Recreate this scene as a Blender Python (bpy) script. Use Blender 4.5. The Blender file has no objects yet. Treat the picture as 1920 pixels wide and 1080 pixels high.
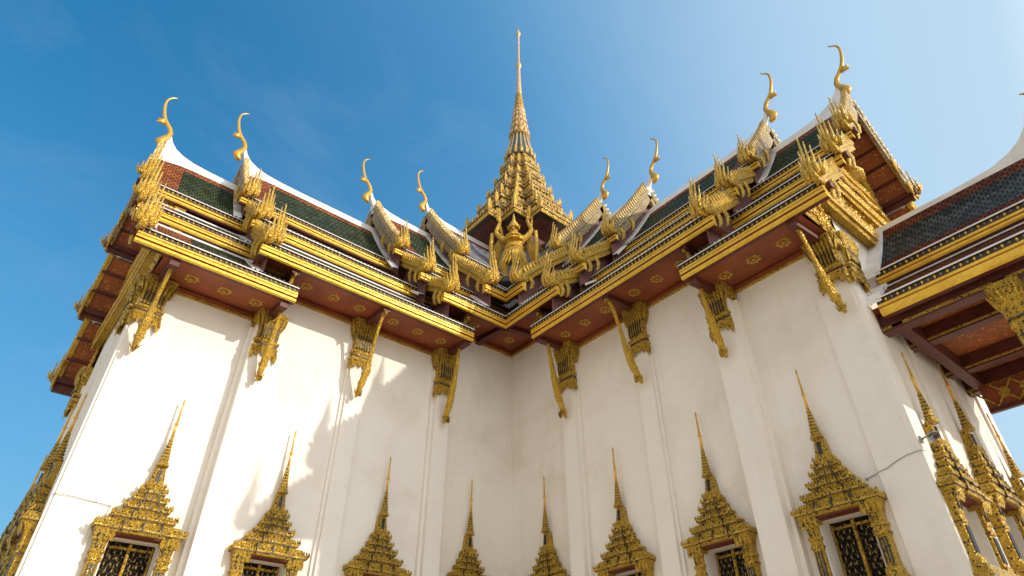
import bpy, bmesh, math, random
from math import sin, cos, pi, radians, sqrt, atan2
from mathutils import Vector, Matrix

random.seed(7)
sc = bpy.context.scene
col = sc.collection

# ------------------------------------------------------------------ camera, sky, sun, exposure
def setup_camera():
    yaw, pit, rol = radians(49.428), radians(37.878), radians(-0.693)
    F = Vector((cos(yaw)*cos(pit), sin(yaw)*cos(pit), sin(pit)))
    R = Vector((sin(yaw), -cos(yaw), 0.0)); U = R.cross(F)
    R2 = cos(rol)*R + sin(rol)*U; U2 = -sin(rol)*R + cos(rol)*U
    cam = bpy.data.cameras.new('camera'); o = bpy.data.objects.new('camera', cam); col.objects.link(o)
    m = Matrix((R2, U2, -F)).transposed().to_4x4()
    m.translation = Vector((-13.123, -15.937, 0.0)); o.matrix_world = m
    cam.sensor_width = 36.0; cam.lens = 1190.168/1920*36.0
    cam.shift_x = -18.114/1920; cam.shift_y = -27.751/1920
    cam.clip_end = 2000; cam.clip_start = 0.1
    sc.camera = o
setup_camera()

def ramp(N, stops):
    r = N.new('ShaderNodeValToRGB'); e = r.color_ramp.elements
    while len(e) < len(stops): e.new(0.5)
    for el, (p, c) in zip(e, stops):
        el.position = p; el.color = (*c, 1)
    return r
SUN_DIR = Vector((0.507, -1.0, 0.445)).normalized()
def setup_world():
    w = bpy.data.worlds.new('World'); sc.world = w; w.use_nodes = True
    nt = w.node_tree; N = nt.nodes; L = nt.links
    bg = N['Background']
    sky = N.new('ShaderNodeTexSky'); sky.sky_type = 'NISHITA'; sky.sun_disc = False
    sky.sun_elevation = math.asin(SUN_DIR.z); sky.sun_rotation = atan2(SUN_DIR.x, SUN_DIR.y)
    sky.air_density = 1.0; sky.dust_density = 0.35; sky.ozone_density = 2.2; sky.altitude = 0
    # thin high cirrus streaks
    tc = N.new('ShaderNodeTexCoord'); mp = N.new('ShaderNodeMapping'); mp.inputs['Scale'].default_value = (2.2, 5.0, 3.0)
    mp.inputs['Rotation'].default_value = (0.3, 0.2, 0.9)
    nz = N.new('ShaderNodeTexNoise'); nz.inputs['Scale'].default_value = 1.3; nz.inputs['Detail'].default_value = 7; nz.inputs['Roughness'].default_value = 0.62
    nz.inputs['Distortion'].default_value = 0.6
    rp = N.new('ShaderNodeValToRGB'); rp.color_ramp.elements[0].position = 0.5; rp.color_ramp.elements[1].position = 0.85
    rp.color_ramp.elements[0].color = (0, 0, 0, 1); rp.color_ramp.elements[1].color = (0.10, 0.10, 0.10, 1)
    mix = N.new('ShaderNodeMixRGB'); mix.inputs['Color2'].default_value = (3.2, 3.6, 4.0, 1)
    hs = N.new('ShaderNodeHueSaturation'); hs.inputs['Saturation'].default_value = 1.75; hs.inputs['Hue'].default_value = 0.490; hs.inputs['Value'].default_value = 0.82
    # bright milky haze on the sunward side of the sky, thinning away from the sun
    dt = N.new('ShaderNodeVectorMath'); dt.operation = 'DOT_PRODUCT'; h = Vector((SUN_DIR.x, SUN_DIR.y, 0)).normalized()
    dt.inputs[1].default_value = (h.x, h.y, 0.05)
    L.new(tc.outputs['Generated'], dt.inputs[0])
    mr = N.new('ShaderNodeMapRange'); mr.inputs['From Min'].default_value = -1; mr.inputs['From Max'].default_value = 1; L.new(dt.outputs['Value'], mr.inputs['Value'])
    rf = ramp(N, [(0.18, (0, 0, 0)), (0.40, (.33, .33, .33)), (0.52, (.60, .60, .60)), (0.64, (.92, .92, .92))])
    rf.color_ramp.interpolation = 'B_SPLINE'
    L.new(mr.outputs[0], rf.inputs[0])
    rc = ramp(N, [(0.38, (.11, .27, .44)), (0.56, (.215, .31, .40)), (0.70, (.24, .32, .385)), (1.0, (1.05, 1.06, 1.05))])
    L.new(mr.outputs[0], rc.inputs[0])
    sc10 = N.new('ShaderNodeVectorMath'); sc10.operation = 'SCALE'; sc10.inputs['Scale'].default_value = 10.0; L.new(rc.outputs[0], sc10.inputs[0])
    hz = N.new('ShaderNodeMixRGB')
    L.new(tc.outputs['Generated'], mp.inputs['Vector']); L.new(mp.outputs[0], nz.inputs['Vector'])
    L.new(nz.outputs['Fac'], rp.inputs[0]); L.new(sky.outputs[0], hs.inputs['Color'])
    # pale dusty air towards the horizon
    sx = N.new('ShaderNodeSeparateXYZ'); L.new(tc.outputs['Generated'], sx.inputs[0])
    rz = ramp(N, [(0.02, (.88, .88, .88)), (0.25, (.66, .66, .66)), (0.55, (.22, .22, .22)), (0.80, (0, 0, 0))]); L.new(sx.outputs[2], rz.inputs[0])
    dz = N.new('ShaderNodeMixRGB'); dz.inputs['Color2'].default_value = (1.05, 1.85, 2.5, 1)
    L.new(hs.outputs[0], dz.inputs['Color1']); L.new(rz.outputs[0], dz.inputs['Fac'])
    L.new(dz.outputs[0], hz.inputs['Color1']); L.new(sc10.outputs[0], hz.inputs['Color2']); L.new(rf.outputs[0], hz.inputs['Fac'])
    d2 = N.new('ShaderNodeVectorMath'); d2.operation = 'DOT_PRODUCT'; d2.inputs[1].default_value = (cos(radians(200)), sin(radians(200)), 0.1)  # warm bright bank added to the unseen sky, fills the shaded court walls
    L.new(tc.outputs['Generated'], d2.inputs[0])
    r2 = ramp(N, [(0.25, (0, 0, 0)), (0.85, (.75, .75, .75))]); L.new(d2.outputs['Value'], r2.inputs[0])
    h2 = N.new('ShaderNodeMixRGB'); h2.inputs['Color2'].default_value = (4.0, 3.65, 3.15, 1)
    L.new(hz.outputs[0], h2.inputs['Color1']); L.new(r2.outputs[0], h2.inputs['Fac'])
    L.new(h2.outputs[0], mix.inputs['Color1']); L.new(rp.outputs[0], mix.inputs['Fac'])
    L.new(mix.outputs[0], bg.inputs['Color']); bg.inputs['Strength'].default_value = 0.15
setup_world()
sun = bpy.data.lights.new('sun', 'SUN'); sun.energy = 2.0; sun.angle = radians(0.5); sun.color = (1.0, 0.91, 0.78)
so = bpy.data.objects.new('sun', sun); col.objects.link(so); so.rotation_euler = (-SUN_DIR).to_track_quat('-Z', 'Y').to_euler()
sc.view_settings.view_transform = 'Standard'; sc.view_settings.look = 'None'
sc.view_settings.exposure = 0.68; sc.view_settings.gamma = 1.0

# ------------------------------------------------------------------ materials
def newmat(name, base, rough=0.6, metal=0.0):
    m = bpy.data.materials.new(name); m.use_nodes = True
    b = m.node_tree.nodes['Principled BSDF']
    b.inputs['Base Color'].default_value = (*base, 1); b.inputs['Roughness'].default_value = rough; b.inputs['Metallic'].default_value = metal
    return m, m.node_tree.nodes, m.node_tree.links, b
def noise(N, L, scale, detail=4, rough=0.55, src='Object', sc3=None):
    tc = N.new('ShaderNodeTexCoord'); n = N.new('ShaderNodeTexNoise')
    n.inputs['Scale'].default_value = scale; n.inputs['Detail'].default_value = detail; n.inputs['Roughness'].default_value = rough
    if sc3:
        mp = N.new('ShaderNodeMapping'); mp.inputs['Scale'].default_value = sc3
        L.new(tc.outputs[src], mp.inputs[0]); L.new(mp.outputs[0], n.inputs['Vector'])
    else: L.new(tc.outputs[src], n.inputs['Vector'])
    return n
def bump(N, L, b, h, strength, dist=0.05, prev=None):
    bp = N.new('ShaderNodeBump'); bp.inputs['Strength'].default_value = strength; bp.inputs['Distance'].default_value = dist
    L.new(h, bp.inputs['Height'])
    if prev: L.new(prev.outputs[0], bp.inputs['Normal'])
    L.new(bp.outputs[0], b.inputs['Normal']); return bp

def mat_plaster():
    m, N, L, b = newmat('white_plaster', (0.8, 0.78, 0.74), 0.75)
    n1 = noise(N, L, 0.55, 8, 0.62); r1 = ramp(N, [(0.30, (0.76, 0.69, 0.60)), (0.5, (0.855, 0.795, 0.715)), (0.7, (0.87, 0.82, 0.75))])
    L.new(n1.outputs['Fac'], r1.inputs[0])
    # long faint rain streaks
    n2 = noise(N, L, 1.0, 6, 0.6, 'Object', (2.6, 2.6, 0.16)); r2 = ramp(N, [(0.50, (1, 1, 1)), (0.8, (0.90, 0.875, 0.83))])
    L.new(n2.outputs['Fac'], r2.inputs[0])
    mx = N.new('ShaderNodeMixRGB'); mx.blend_type = 'MULTIPLY'; mx.inputs['Fac'].default_value = 0.55
    L.new(r1.outputs[0], mx.inputs['Color1']); L.new(r2.outputs[0], mx.inputs['Color2'])
    # hairline cracks and scuffs
    v = N.new('ShaderNodeTexVoronoi'); v.feature = 'DISTANCE_TO_EDGE'; v.inputs['Scale'].default_value = 0.42
    n3 = noise(N, L, 2.2, 6, 0.7); tc = N.new('ShaderNodeTexCoord')
    va = N.new('ShaderNodeVectorMath'); va.operation = 'ADD'
    L.new(tc.outputs['Object'], va.inputs[0]); L.new(n3.outputs['Color'], va.inputs[1]); L.new(va.outputs[0], v.inputs['Vector'])
    r3 = ramp(N, [(0.0, (0.74, 0.66, 0.56)), (0.009, (1, 1, 1))]); L.new(v.outputs['Distance'], r3.inputs[0])
    mx2 = N.new('ShaderNodeMixRGB'); mx2.blend_type = 'MULTIPLY'
    n4 = noise(N, L, 0.35, 2); r4 = ramp(N, [(0.48, (0, 0, 0)), (0.62, (0.30, 0.30, 0.30))]); L.new(n4.outputs['Fac'], r4.inputs[0])
    L.new(r4.outputs[0], mx2.inputs['Fac']); L.new(mx.outputs[0], mx2.inputs['Color1']); L.new(r3.outputs[0], mx2.inputs['Color2'])
    L.new(mx2.outputs[0], b.inputs['Base Color'])
    n5 = noise(N, L, 3.0, 8, 0.6); bump(N, L, b, n5.outputs['Fac'], 0.25, 0.02)
    return m
def mat_gold(name, c1, c2, dark, scale=14.0, bs=0.8, metal=0.35, rough=0.38, inlay=None, amt=0.5):
    """gilt carving: gold leaf, with shade painted dark into the recesses between the carved leaves"""
    m, N, L, b = newmat(name, c1, rough, metal)
    n1 = noise(N, L, 2.5, 5); r1 = ramp(N, [(0.3, c2), (0.65, c1)]); L.new(n1.outputs['Fac'], r1.inputs[0])
    tc = N.new('ShaderNodeTexCoord'); v = N.new('ShaderNodeTexVoronoi'); v.feature = 'DISTANCE_TO_EDGE'; v.inputs['Scale'].default_value = scale
    n0 = noise(N, L, scale*0.6, 3); va = N.new('ShaderNodeVectorMath'); va.operation = 'MULTIPLY_ADD'
    va.inputs[1].default_value = (0.12, 0.12, 0.12)
    L.new(n0.outputs['Color'], va.inputs[0]); L.new(tc.outputs['Object'], va.inputs[2]); L.new(va.outputs[0], v.inputs['Vector'])
    r2 = ramp(N, [(0.0, (1, 1, 1)), (0.055 + 0.09*amt, (0, 0, 0))]); L.new(v.outputs['Distance'], r2.inputs[0])
    mu = N.new('ShaderNodeMath'); mu.operation = 'MULTIPLY'; mu.inputs[1].default_value = amt
    L.new(r2.outputs[0], mu.inputs[0])
    mx = N.new('ShaderNodeMixRGB'); mx.inputs['Color2'].default_value = (*dark, 1)  # recess shade mixed into the gold colour along the cell edges
    L.new(mu.outputs[0], mx.inputs['Fac']); L.new(r1.outputs[0], mx.inputs['Color1'])
    out = mx.outputs[0]
    if inlay:
        v2 = N.new('ShaderNodeTexVoronoi'); v2.inputs['Scale'].default_value = scale*1.1; L.new(tc.outputs['Object'], v2.inputs['Vector'])
        r3 = ramp(N, [(0.86, (0, 0, 0)), (0.90, (1, 1, 1))])
        sp = N.new('ShaderNodeSeparateColor'); L.new(v2.outputs['Color'], sp.inputs[0]); L.new(sp.outputs[0], r3.inputs[0])
        mx3 = N.new('ShaderNodeMixRGB'); mx3.inputs['Color2'].default_value = (*inlay, 1)
        L.new(r3.outputs[0], mx3.inputs['Fac']); L.new(out, mx3.inputs['Color1']); out = mx3.outputs[0]
    L.new(out, b.inputs['Base Color'])
    inv = N.new('ShaderNodeMath'); inv.operation = 'MINIMUM'; inv.inputs[1].default_value = 0.25
    L.new(v.outputs['Distance'], inv.inputs[0])
    bp = bump(N, L, b, inv.outputs[0], bs, 0.12)
    n6 = noise(N, L, scale*3, 3); bump(N, L, b, n6.outputs['Fac'], 0.3, 0.02, bp)
    return m
def mat_tile(name, c1, c2, c3):
    m, N, L, b = newmat(name, c1, 0.7)
    b.inputs['Specular IOR Level'].default_value = 0.12
    uv = N.new('ShaderNodeUVMap'); br = N.new('ShaderNodeTexBrick')
    br.offset = 0.5; br.inputs['Scale'].default_value = 1.0; br.inputs['Brick Width'].default_value = 0.16; br.inputs['Row Height'].default_value = 0.21
    br.inputs['Mortar Size'].default_value = 0.022; br.inputs['Mortar Smooth'].default_value = 0.4; br.inputs['Bias'].default_value = 0.0
    br.inputs['Color1'].default_value = (*c1, 1); br.inputs['Color2'].default_value = (*c2, 1); br.inputs['Mortar'].default_value = (*c3, 1)
    L.new(uv.outputs[0], br.inputs['Vector'])
    n = noise(N, L, 1.4, 5); r = ramp(N, [(0.3, (0.62, 0.62, 0.62)), (0.7, (1.25, 1.25, 1.2))]); L.new(n.outputs['Fac'], r.inputs[0])
    mx = N.new('ShaderNodeMixRGB'); mx.blend_type = 'MULTIPLY'; mx.inputs['Fac'].default_value = 1
    L.new(br.outputs['Color'], mx.inputs['Color1']); L.new(r.outputs[0], mx.inputs['Color2']); L.new(mx.outputs[0], b.inputs['Base Color'])
    # each row overlaps the one below: saw-tooth height along the slope
    sx = N.new('ShaderNodeSeparateXYZ'); L.new(uv.outputs[0], sx.inputs[0])
    dv = N.new('ShaderNodeMath'); dv.operation = 'DIVIDE'; dv.inputs[1].default_value = 0.21; L.new(sx.outputs[1], dv.inputs[0])
    fr = N.new('ShaderNodeMath'); fr.operation = 'FRACT'; L.new(dv.outputs[0], fr.inputs[0])
    bp = bump(N, L, b, fr.outputs[0], 0.8, 0.05)
    iv = N.new('ShaderNodeMath'); iv.operation = 'SUBTRACT'; iv.inputs[0].default_value = 1.0; L.new(br.outputs['Fac'], iv.inputs[1])
    bump(N, L, b, iv.outputs[0], 0.7, 0.03, bp)
    return m
def mat_stencil(name, base, gold, scale, lo, hi, rough=0.6):
    """lacquer with stencilled gold specks / scrolls"""
    m, N, L, b = newmat(name, base, rough)
    tc = N.new('ShaderNodeTexCoord'); v = N.new('ShaderNodeTexVoronoi'); v.inputs['Scale'].default_value = scale
    n0 = noise(N, L, scale*0.7, 4); va = N.new('ShaderNodeVectorMath'); va.operation = 'MULTIPLY_ADD'; va.inputs[1].default_value = (0.3, 0.3, 0.3)
    L.new(n0.outputs['Color'], va.inputs[0]); L.new(tc.outputs['Object'], va.inputs[2]); L.new(va.outputs[0], v.inputs['Vector'])
    r = ramp(N, [(lo, (1, 1, 1)), (hi, (0, 0, 0))]); L.new(v.outputs['Distance'], r.inputs[0])
    n1 = noise(N, L, 1.2, 5); r1 = ramp(N, [(0.3, tuple(x*0.65 for x in base)), (0.7, tuple(x*1.25 for x in base))]); L.new(n1.outputs['Fac'], r1.inputs[0])
    mx = N.new('ShaderNodeMixRGB'); mx.inputs['Color2'].default_value = (*gold, 1)
    L.new(r.outputs[0], mx.inputs['Fac']); L.new(r1.outputs[0], mx.inputs['Color1']); L.new(mx.outputs[0], b.inputs['Base Color'])
    return m
def mat_simple(name, base, rough=0.6, metal=0.0, var=0.25, scale=3.0, bs=0.2):
    m, N, L, b = newmat(name, base, rough, metal)
    n = noise(N, L, scale, 6); r = ramp(N, [(0.3, tuple(x*(1-var) for x in base)), (0.7, tuple(min(1, x*(1+var)) for x in base))])
    L.new(n.outputs['Fac'], r.inputs[0]); L.new(r.outputs[0], b.inputs['Base Color'])
    n2 = noise(N, L, scale*8, 4); bump(N, L, b, n2.outputs['Fac'], bs, 0.02)
    return m

M = {}
M['plaster'] = mat_plaster()
M['trim'] = mat_simple('white_trim', (0.78, 0.75, 0.72), 0.65, 0, 0.10, 2.0)
M['gold'] = mat_gold('gilt_carving', (0.92, 0.58, 0.075), (0.72, 0.42, 0.04), (0.07, 0.036, 0.012), 18, 0.8, 0.4, 0.30, None, 0.60)
M['goldwin'] = mat_gold('gilt_window_carving', (0.94, 0.60, 0.08), (0.74, 0.44, 0.045), (0.05, 0.03, 0.012), 28, 0.8, 0.35, 0.34, (0.10, 0.08, 0.05), 0.60)
M['goldsmooth'] = mat_gold('gilt_board', (0.92, 0.57, 0.05), (0.74, 0.42, 0.03), (0.25, 0.10, 0.02), 5, 0.15, 0.3, 0.34, None, 0.2)
M['goldfin'] = mat_gold('gilt_finial', (0.92, 0.58, 0.09), (0.68, 0.40, 0.045), (0.10, 0.05, 0.015), 13, 0.7, 0.4, 0.28, None, 0.5)
M['cream'] = mat_gold('pale_gilt_rake', (0.46, 0.33, 0.14), (0.30, 0.20, 0.08), (0.07, 0.05, 0.04), 9, 0.8, 0.15, 0.45, None, 0.6)
M['crest'] = mat_gold('pale_gilt_crest', (0.66, 0.47, 0.18), (0.48, 0.32, 0.10), (0.12, 0.08, 0.04), 9, 0.5, 0.2, 0.4, None, 0.2)
M['giltplain'] = mat_simple('burnished_gilt', (0.66, 0.37, 0.055), 0.26, 0.45, 0.22, 2.5, 0.08)
M['spire'] = mat_gold('gilt_spire', (0.84, 0.53, 0.12), (0.56, 0.32, 0.06), (0.03, 0.018, 0.01), 10, 0.9, 0.3, 0.4, (0.05, 0.06, 0.05), 0.7)
M['needle'] = mat_simple('gilt_needle', (0.66, 0.42, 0.20), 0.4, 0.25, 0.15)
M['green'] = mat_tile('dark_green_tile', (0.022, 0.032, 0.012), (0.062, 0.074, 0.026), (0.005, 0.007, 0.004))
M['orange'] = mat_tile('orange_tile', (0.36, 0.105, 0.025), (0.24, 0.060, 0.016), (0.07, 0.02, 0.008))
M['slate'] = mat_tile('grey_blue_tile', (0.020, 0.025, 0.028), (0.085, 0.092, 0.095), (0.004, 0.004, 0.004))
M['brown'] = mat_tile('red_brown_tile', (0.20, 0.055, 0.022), (0.10, 0.028, 0.012), (0.03, 0.01, 0.005))
M['lacquer'] = mat_stencil('maroon_lacquer', (0.26, 0.060, 0.018), (0.42, 0.20, 0.04), 6.0, 0.07, 0.13)
M['lacquer2'] = mat_stencil('red_lacquer_gold_scrolls', (0.30, 0.078, 0.02), (0.52, 0.27, 0.05), 9.0, 0.20, 0.28)
M['beam'] = mat_simple('dark_red_wood', (0.10, 0.022, 0.015), 0.5, 0, 0.3)
M['panel'] = mat_simple('maroon_gable_board', (0.16, 0.055, 0.05), 0.6, 0, 0.25)
M['bead'] = mat_simple('dark_bronze_bead_and_recess_shade', (0.045, 0.028, 0.018), 0.45, 0, 0.4)
M['mosaic_and_sheen'] = mat_simple('grey_blue_mosaic_and_sheen', (0.24, 0.25, 0.29), 0.28, 0.1, 0.4, 4.0, 0.5)
M['glass'] = mat_simple('dark_blue_glass_inlay', (0.018, 0.022, 0.035), 0.3, 0, 0.4, 6)
M['greeninlay'] = mat_simple('green_glass_inlay', (0.05, 0.10, 0.085), 0.25, 0, 0.4, 5)
M['shutter'] = mat_stencil('black_gold_lacquer_shutter', (0.010, 0.008, 0.007), (0.24, 0.16, 0.045), 15.0, 0.24, 0.34, 0.8)
M['shutter'].node_tree.nodes['Principled BSDF'].inputs['Specular IOR Level'].default_value = 0.1
M['lintel'] = mat_simple('red_lintel_board', (0.15, 0.03, 0.015), 0.6)
M['steel'] = mat_simple('grey_metal', (0.32, 0.32, 0.32), 0.4, 0.3)
M['cable'] = mat_simple('grey_cable', (0.26, 0.23, 0.21), 0.6)
def mat_ground():
    m, N, L, b = newmat('stone_paving', (0.42, 0.40, 0.36), 0.8)
    tc = N.new('ShaderNodeTexCoord'); br = N.new('ShaderNodeTexBrick'); br.inputs['Scale'].default_value = 1.0
    br.inputs['Brick Width'].default_value = 0.9; br.inputs['Row Height'].default_value = 0.6; br.inputs['Mortar Size'].default_value = 0.01
    br.inputs['Color1'].default_value = (0.70, 0.57, 0.42, 1); br.inputs['Color2'].default_value = (0.62, 0.51, 0.38, 1); br.inputs['Mortar'].default_value = (0.2, 0.19, 0.17, 1)
    L.new(tc.outputs['Object'], br.inputs['Vector']); L.new(br.outputs['Color'], b.inputs['Base Color']); return m
M['ground'] = mat_ground()

# ------------------------------------------------------------------ mesh helper
class MB:
    def __init__(s): s.v = []; s.f = []; s.m = []; s.uv = []; s.sm = []; s.mats = []
    def mi(s, k):
        if k not in s.mats: s.mats.append(k)
        return s.mats.index(k)
    def face(s, pts, k, uv=None, sm=False):
        i = len(s.v); s.v += [tuple(p) for p in pts]; s.f.append(tuple(range(i, i+len(pts)))); s.m.append(s.mi(k)); s.uv.append(uv); s.sm.append(sm)
    def grid(s, rows, k, closed=False, caps=True, sm=False):
        """rows: list of equally long point lists"""
        i = len(s.v); n = len(rows[0])
        for r in rows: s.v += [tuple(p) for p in r]
        for a in range(len(rows)-1):
            for b in range(n if closed else n-1):
                c = (b+1) % n
                s.f.append((i+a*n+b, i+a*n+c, i+(a+1)*n+c, i+(a+1)*n+b)); s.m.append(s.mi(k)); s.uv.append(None); s.sm.append(sm)
        if closed and caps:
            for a in (0, len(rows)-1):
                s.f.append(tuple(i+a*n+b for b in range(n))); s.m.append(s.mi(k)); s.uv.append(None); s.sm.append(False)
    def box(s, x0, x1, y0, y1, z0, z1, k):
        r = lambda z: [(x0, y0, z), (x1, y0, z), (x1, y1, z), (x0, y1, z)]
        s.grid([r(z0), r(z1)], k, True)
    def sweep(s, pts, rad, k, n=8, sm=True, flat=1.0, up=None):
        """tube along pts; rad list; flat squashes one axis"""
        P = [Vector(p) for p in pts]; rows = []
        nrm = Vector(up) if up else None
        for i, p in enumerate(P):
            t = (P[min(i+1, len(P)-1)] - P[max(i-1, 0)]).normalized()
            if nrm is None:
                nrm = t.orthogonal()
            a = (nrm - t*nrm.dot(t)).normalized(); b = t.cross(a)
            if not up: nrm = a
            r = rad[i] if isinstance(rad, (list, tuple)) else rad
            rows.append([p + a*cos(2*pi*j/n)*r*flat + b*sin(2*pi*j/n)*r for j in range(n)])
        s.grid(rows, k, True, True, sm)
    def lathe(s, prof, k, n=16, c=(0, 0, 0), sm=True):
        s.grid([[(c[0]+r*cos(2*pi*j/n), c[1]+r*sin(2*pi*j/n), c[2]+z) for j in range(n)] for r, z in prof], k, True, True, sm)
    def plate(s, pts, off, k):
        """planar outline pts thickened by vector off (centred)"""
        o = Vector(off)*0.5; a = [Vector(p)-o for p in pts]; b = [Vector(p)+o for p in pts]
        s.grid([a, b], k, True)
    def leaf(s, base, up, side, h, w, k, out=None, t=0.03):
        """small pointed leaf: 4-sided bulged diamond"""
        B = Vector(base); U = Vector(up).normalized(); S = Vector(side).normalized(); O = Vector(out).normalized() if out is not None else U.cross(S)
        a = B-S*w*0.35; b = B+S*w*0.35; c = B+U*h*0.4+S*w*0.5; d = B+U*h; e = B+U*h*0.4-S*w*0.5; f = B+U*h*0.38+O*t
        for tri in ((a, b, f), (b, c, f), (c, d, f), (d, e, f), (e, a, f)): s.face(tri, k)
        g = B+U*h*0.38-O*t*0.6
        for tri in ((b, a, g), (c, b, g), (d, c, g), (e, d, g), (a, e, g)): s.face(tri, k)
    def build(s, name, parent=None, loc=(0, 0, 0), rotz=0.0, scale=None):
        me = bpy.data.meshes.new(name); me.from_pydata(s.v, [], s.f)
        for k in s.mats: me.materials.append(M[k])
        me.polygons.foreach_set('material_index', s.m); me.polygons.foreach_set('use_smooth', s.sm)
        if any(u is not None for u in s.uv):
            ul = me.uv_layers.new(name='UVMap')
            for p, u in zip(me.polygons, s.uv):
                if u:
                    for li, q in zip(p.loop_indices, u): ul.data[li].uv = q
        bm = bmesh.new(); bm.from_mesh(me); bmesh.ops.recalc_face_normals(bm, faces=bm.faces); bm.to_mesh(me); bm.free()
        o = bpy.data.objects.new(name, me); col.objects.link(o); o.location = loc; o.rotation_euler = (0, 0, rotz)
        if scale: o.scale = scale
        o.parent = parent
        return o
def tag(o, label, cat, group=None, kind=None):
    o['label'] = label; o['category'] = cat
    if group: o['group'] = group
    if kind: o['kind'] = kind
def empty(name, loc, rotz=0):
    o = bpy.data.objects.new(name, None); col.objects.link(o); o.location = loc; o.rotation_euler = (0, 0, rotz); o.empty_display_size = 0.3; return o
def copy_part(o, loc=None, rotz=None, parent=None):
    c = o.copy(); col.objects.link(c)
    if parent is not None: c.parent = parent
    if loc is not None: c.location = loc
    if rotz is not None: c.rotation_euler = (0, 0, rotz)
    for ch in list(o.children):
        d = ch.copy(); col.objects.link(d); d.parent = c
    return c
def rot90(o):
    """the matching part of the second wing: turned a quarter turn about the crossing"""
    x, y, z = o.location
    return copy_part(o, (-y, x, z), o.rotation_euler[2] + pi/2, o.parent)

def on_right_wall(o):
    """the same fitting at the same distance along the right wing's court wall"""
    x, y, z = o.location
    return copy_part(o, (-W, x, z), -pi/2, o.parent)

W = 3.32                      # half width of a wing; crossing axis stands at (W, W)
GZ = -1.7                     # ground level below the camera's eye
hall = empty('throne_hall', (W, W, 0))
tag(hall, 'white cross shaped palace hall with tiered green tiled roofs and a gilded spire', 'palace hall')

# ------------------------------------------------------------------ ground
g = MB(); g.face([(-900, -900, GZ), (900, -900, GZ), (900, 900, GZ), (-900, 900, GZ)], 'ground')
go = g.build('ground'); go['kind'] = 'structure'

# ------------------------------------------------------------------ walls (hall coordinates: origin at crossing axis)
LA = 12.0 + W                 # gable wall distance from the axis
def build_walls():
    m = MB(); z0, z1 = 1.0, 10.6
    def slab(x0, x1, y0, y1, zt): m.box(x0, x1, y0, y1, z0, zt, 'plaster')
    # near wings with the window openings left out of the near faces (openings are cut as wall pieces)
    hw = 0.49; zb, zt = 2.62, 3.84; th = 0.6
    def wallrun(org, ax, nrm, length, cents, ztop):
        """wall face of given length along ax from org, thickness th against nrm"""
        O = Vector(org); A = Vector(ax); Nn = Vector(nrm)
        cuts = sorted(cents); pos = 0.0; segs = []
        def piece(a, b, za, zb_):
            p = [O+A*a, O+A*b, O+A*b-Nn*th, O+A*a-Nn*th]
            m.grid([[(q.x, q.y, za) for q in p], [(q.x, q.y, zb_) for q in p]], 'plaster', True)
        for c, s, lift in cuts:
            piece(pos, c-hw*s, z0, ztop); piece(c-hw*s, c+hw*s, z0, zb*lift); piece(c-hw*s, c+hw*s, zt*lift, ztop); pos = c+hw*s
        piece(pos, length, z0, ztop)
    cents = [(12-10.29, 1, 1), (12-7.48, 1, 1), (12-4.625, 1, 1), (12-1.737, 1, 1)]
    # left wing near wall (faces -y) and right wing near wall (faces -x)
    wallrun((-LA, -W, 0), (1, 0, 0), (0, -1, 0), 12.0, cents, 10.02)
    wallrun((-W, -LA, 0), (0, 1, 0), (-1, 0, 0), 12.0, cents, 10.02)
    gc = [(W-2.385, 1, 1), (W, 1, 1.094), (W+2.385, 1, 1)]
    wallrun((-LA, -W+th, 0), (0, 1, 0), (-1, 0, 0), 2*W-2*th, [(c-th, s, l) for c, s, l in gc], 11.2)
    wallrun((-W+th, -LA, 0), (1, 0, 0), (0, -1, 0), 2*W-2*th, [(c-th, s, l) for c, s, l in gc], 11.2)
    # upper courses of the two inner bays, far walls and the two rear wings
    for (x0, x1, zt_) in ((-8.9-W, -3.0-W, 11.07), (-3.0-W, -W, 12.27)):
        m.box(x0, x1, -W, -W+0.55, 10.02, zt_, 'plaster')
        m.box(-W, -W+0.55, x0, x1, 10.02, zt_, 'plaster')
    m.box(-LA, -W, W-0.6, W, z0, 10.02, 'plaster'); m.box(W-0.6, W, -LA, -W, z0, 10.02, 'plaster')
    m.box(-W, 9, W-0.6, W, z0, 10.0, 'plaster'); m.box(W-0.6, W, -W, W-0.6, z0, 10.0, 'plaster')
    # moulded base
    for (e, za, zb_) in ((0.18, 0.2, 1.0), (0.5, GZ-0.2, 0.2)):
        m.box(-LA-e, W, -W-e, W+e, za, zb_, 'plaster')
        m.box(-W-e, W+e, -LA-e, -W-e, za, zb_, 'plaster')
    return m.build('wall', hall)
build_walls()

# pilasters on the left wing, then turned onto the right wing
PIL = [(-11.6, 0.8, 0.05, 8.3), (-8.92, 0.66, 0.42, 8.3), (-6.03, 0.5, 0.14, 9.1), (-3.06, 0.52, 0.26, 9.1)]
def build_pilasters():
    for i, (a, wd, d, zt) in enumerate(PIL):
        m = MB()
        m.box(-wd/2, wd/2, -d, 0.0, 1.0, zt+1.2, 'plaster')
        if i: m.box(-wd/2-0.09, wd/2+0.09, -d*0.45, 0.0, 1.0, zt+1.2, 'plaster')
        else: m.box(-wd/2+0.03, wd/2+0.07, -d*0.5, 0.0, 1.0, zt+1.2, 'plaster')
        o = m.build('pilaster', hall, (a-W, -W, 0)); on_right_wall(o)
    # gable corners
    for v, wd in ((-W+0.3, 0.6), (W-0.3, 0.6), (-1.2, 0.3), (1.2, 0.3)):
        m = MB(); m.box(-wd/2, wd/2, -0.06, 0, 1.0, 9.6, 'plaster')
        o = m.build('pilaster', hall, (v, -LA, 0)); c = copy_part(o, (-LA, -v, 0), -pi/2, hall)
build_pilasters()

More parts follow.
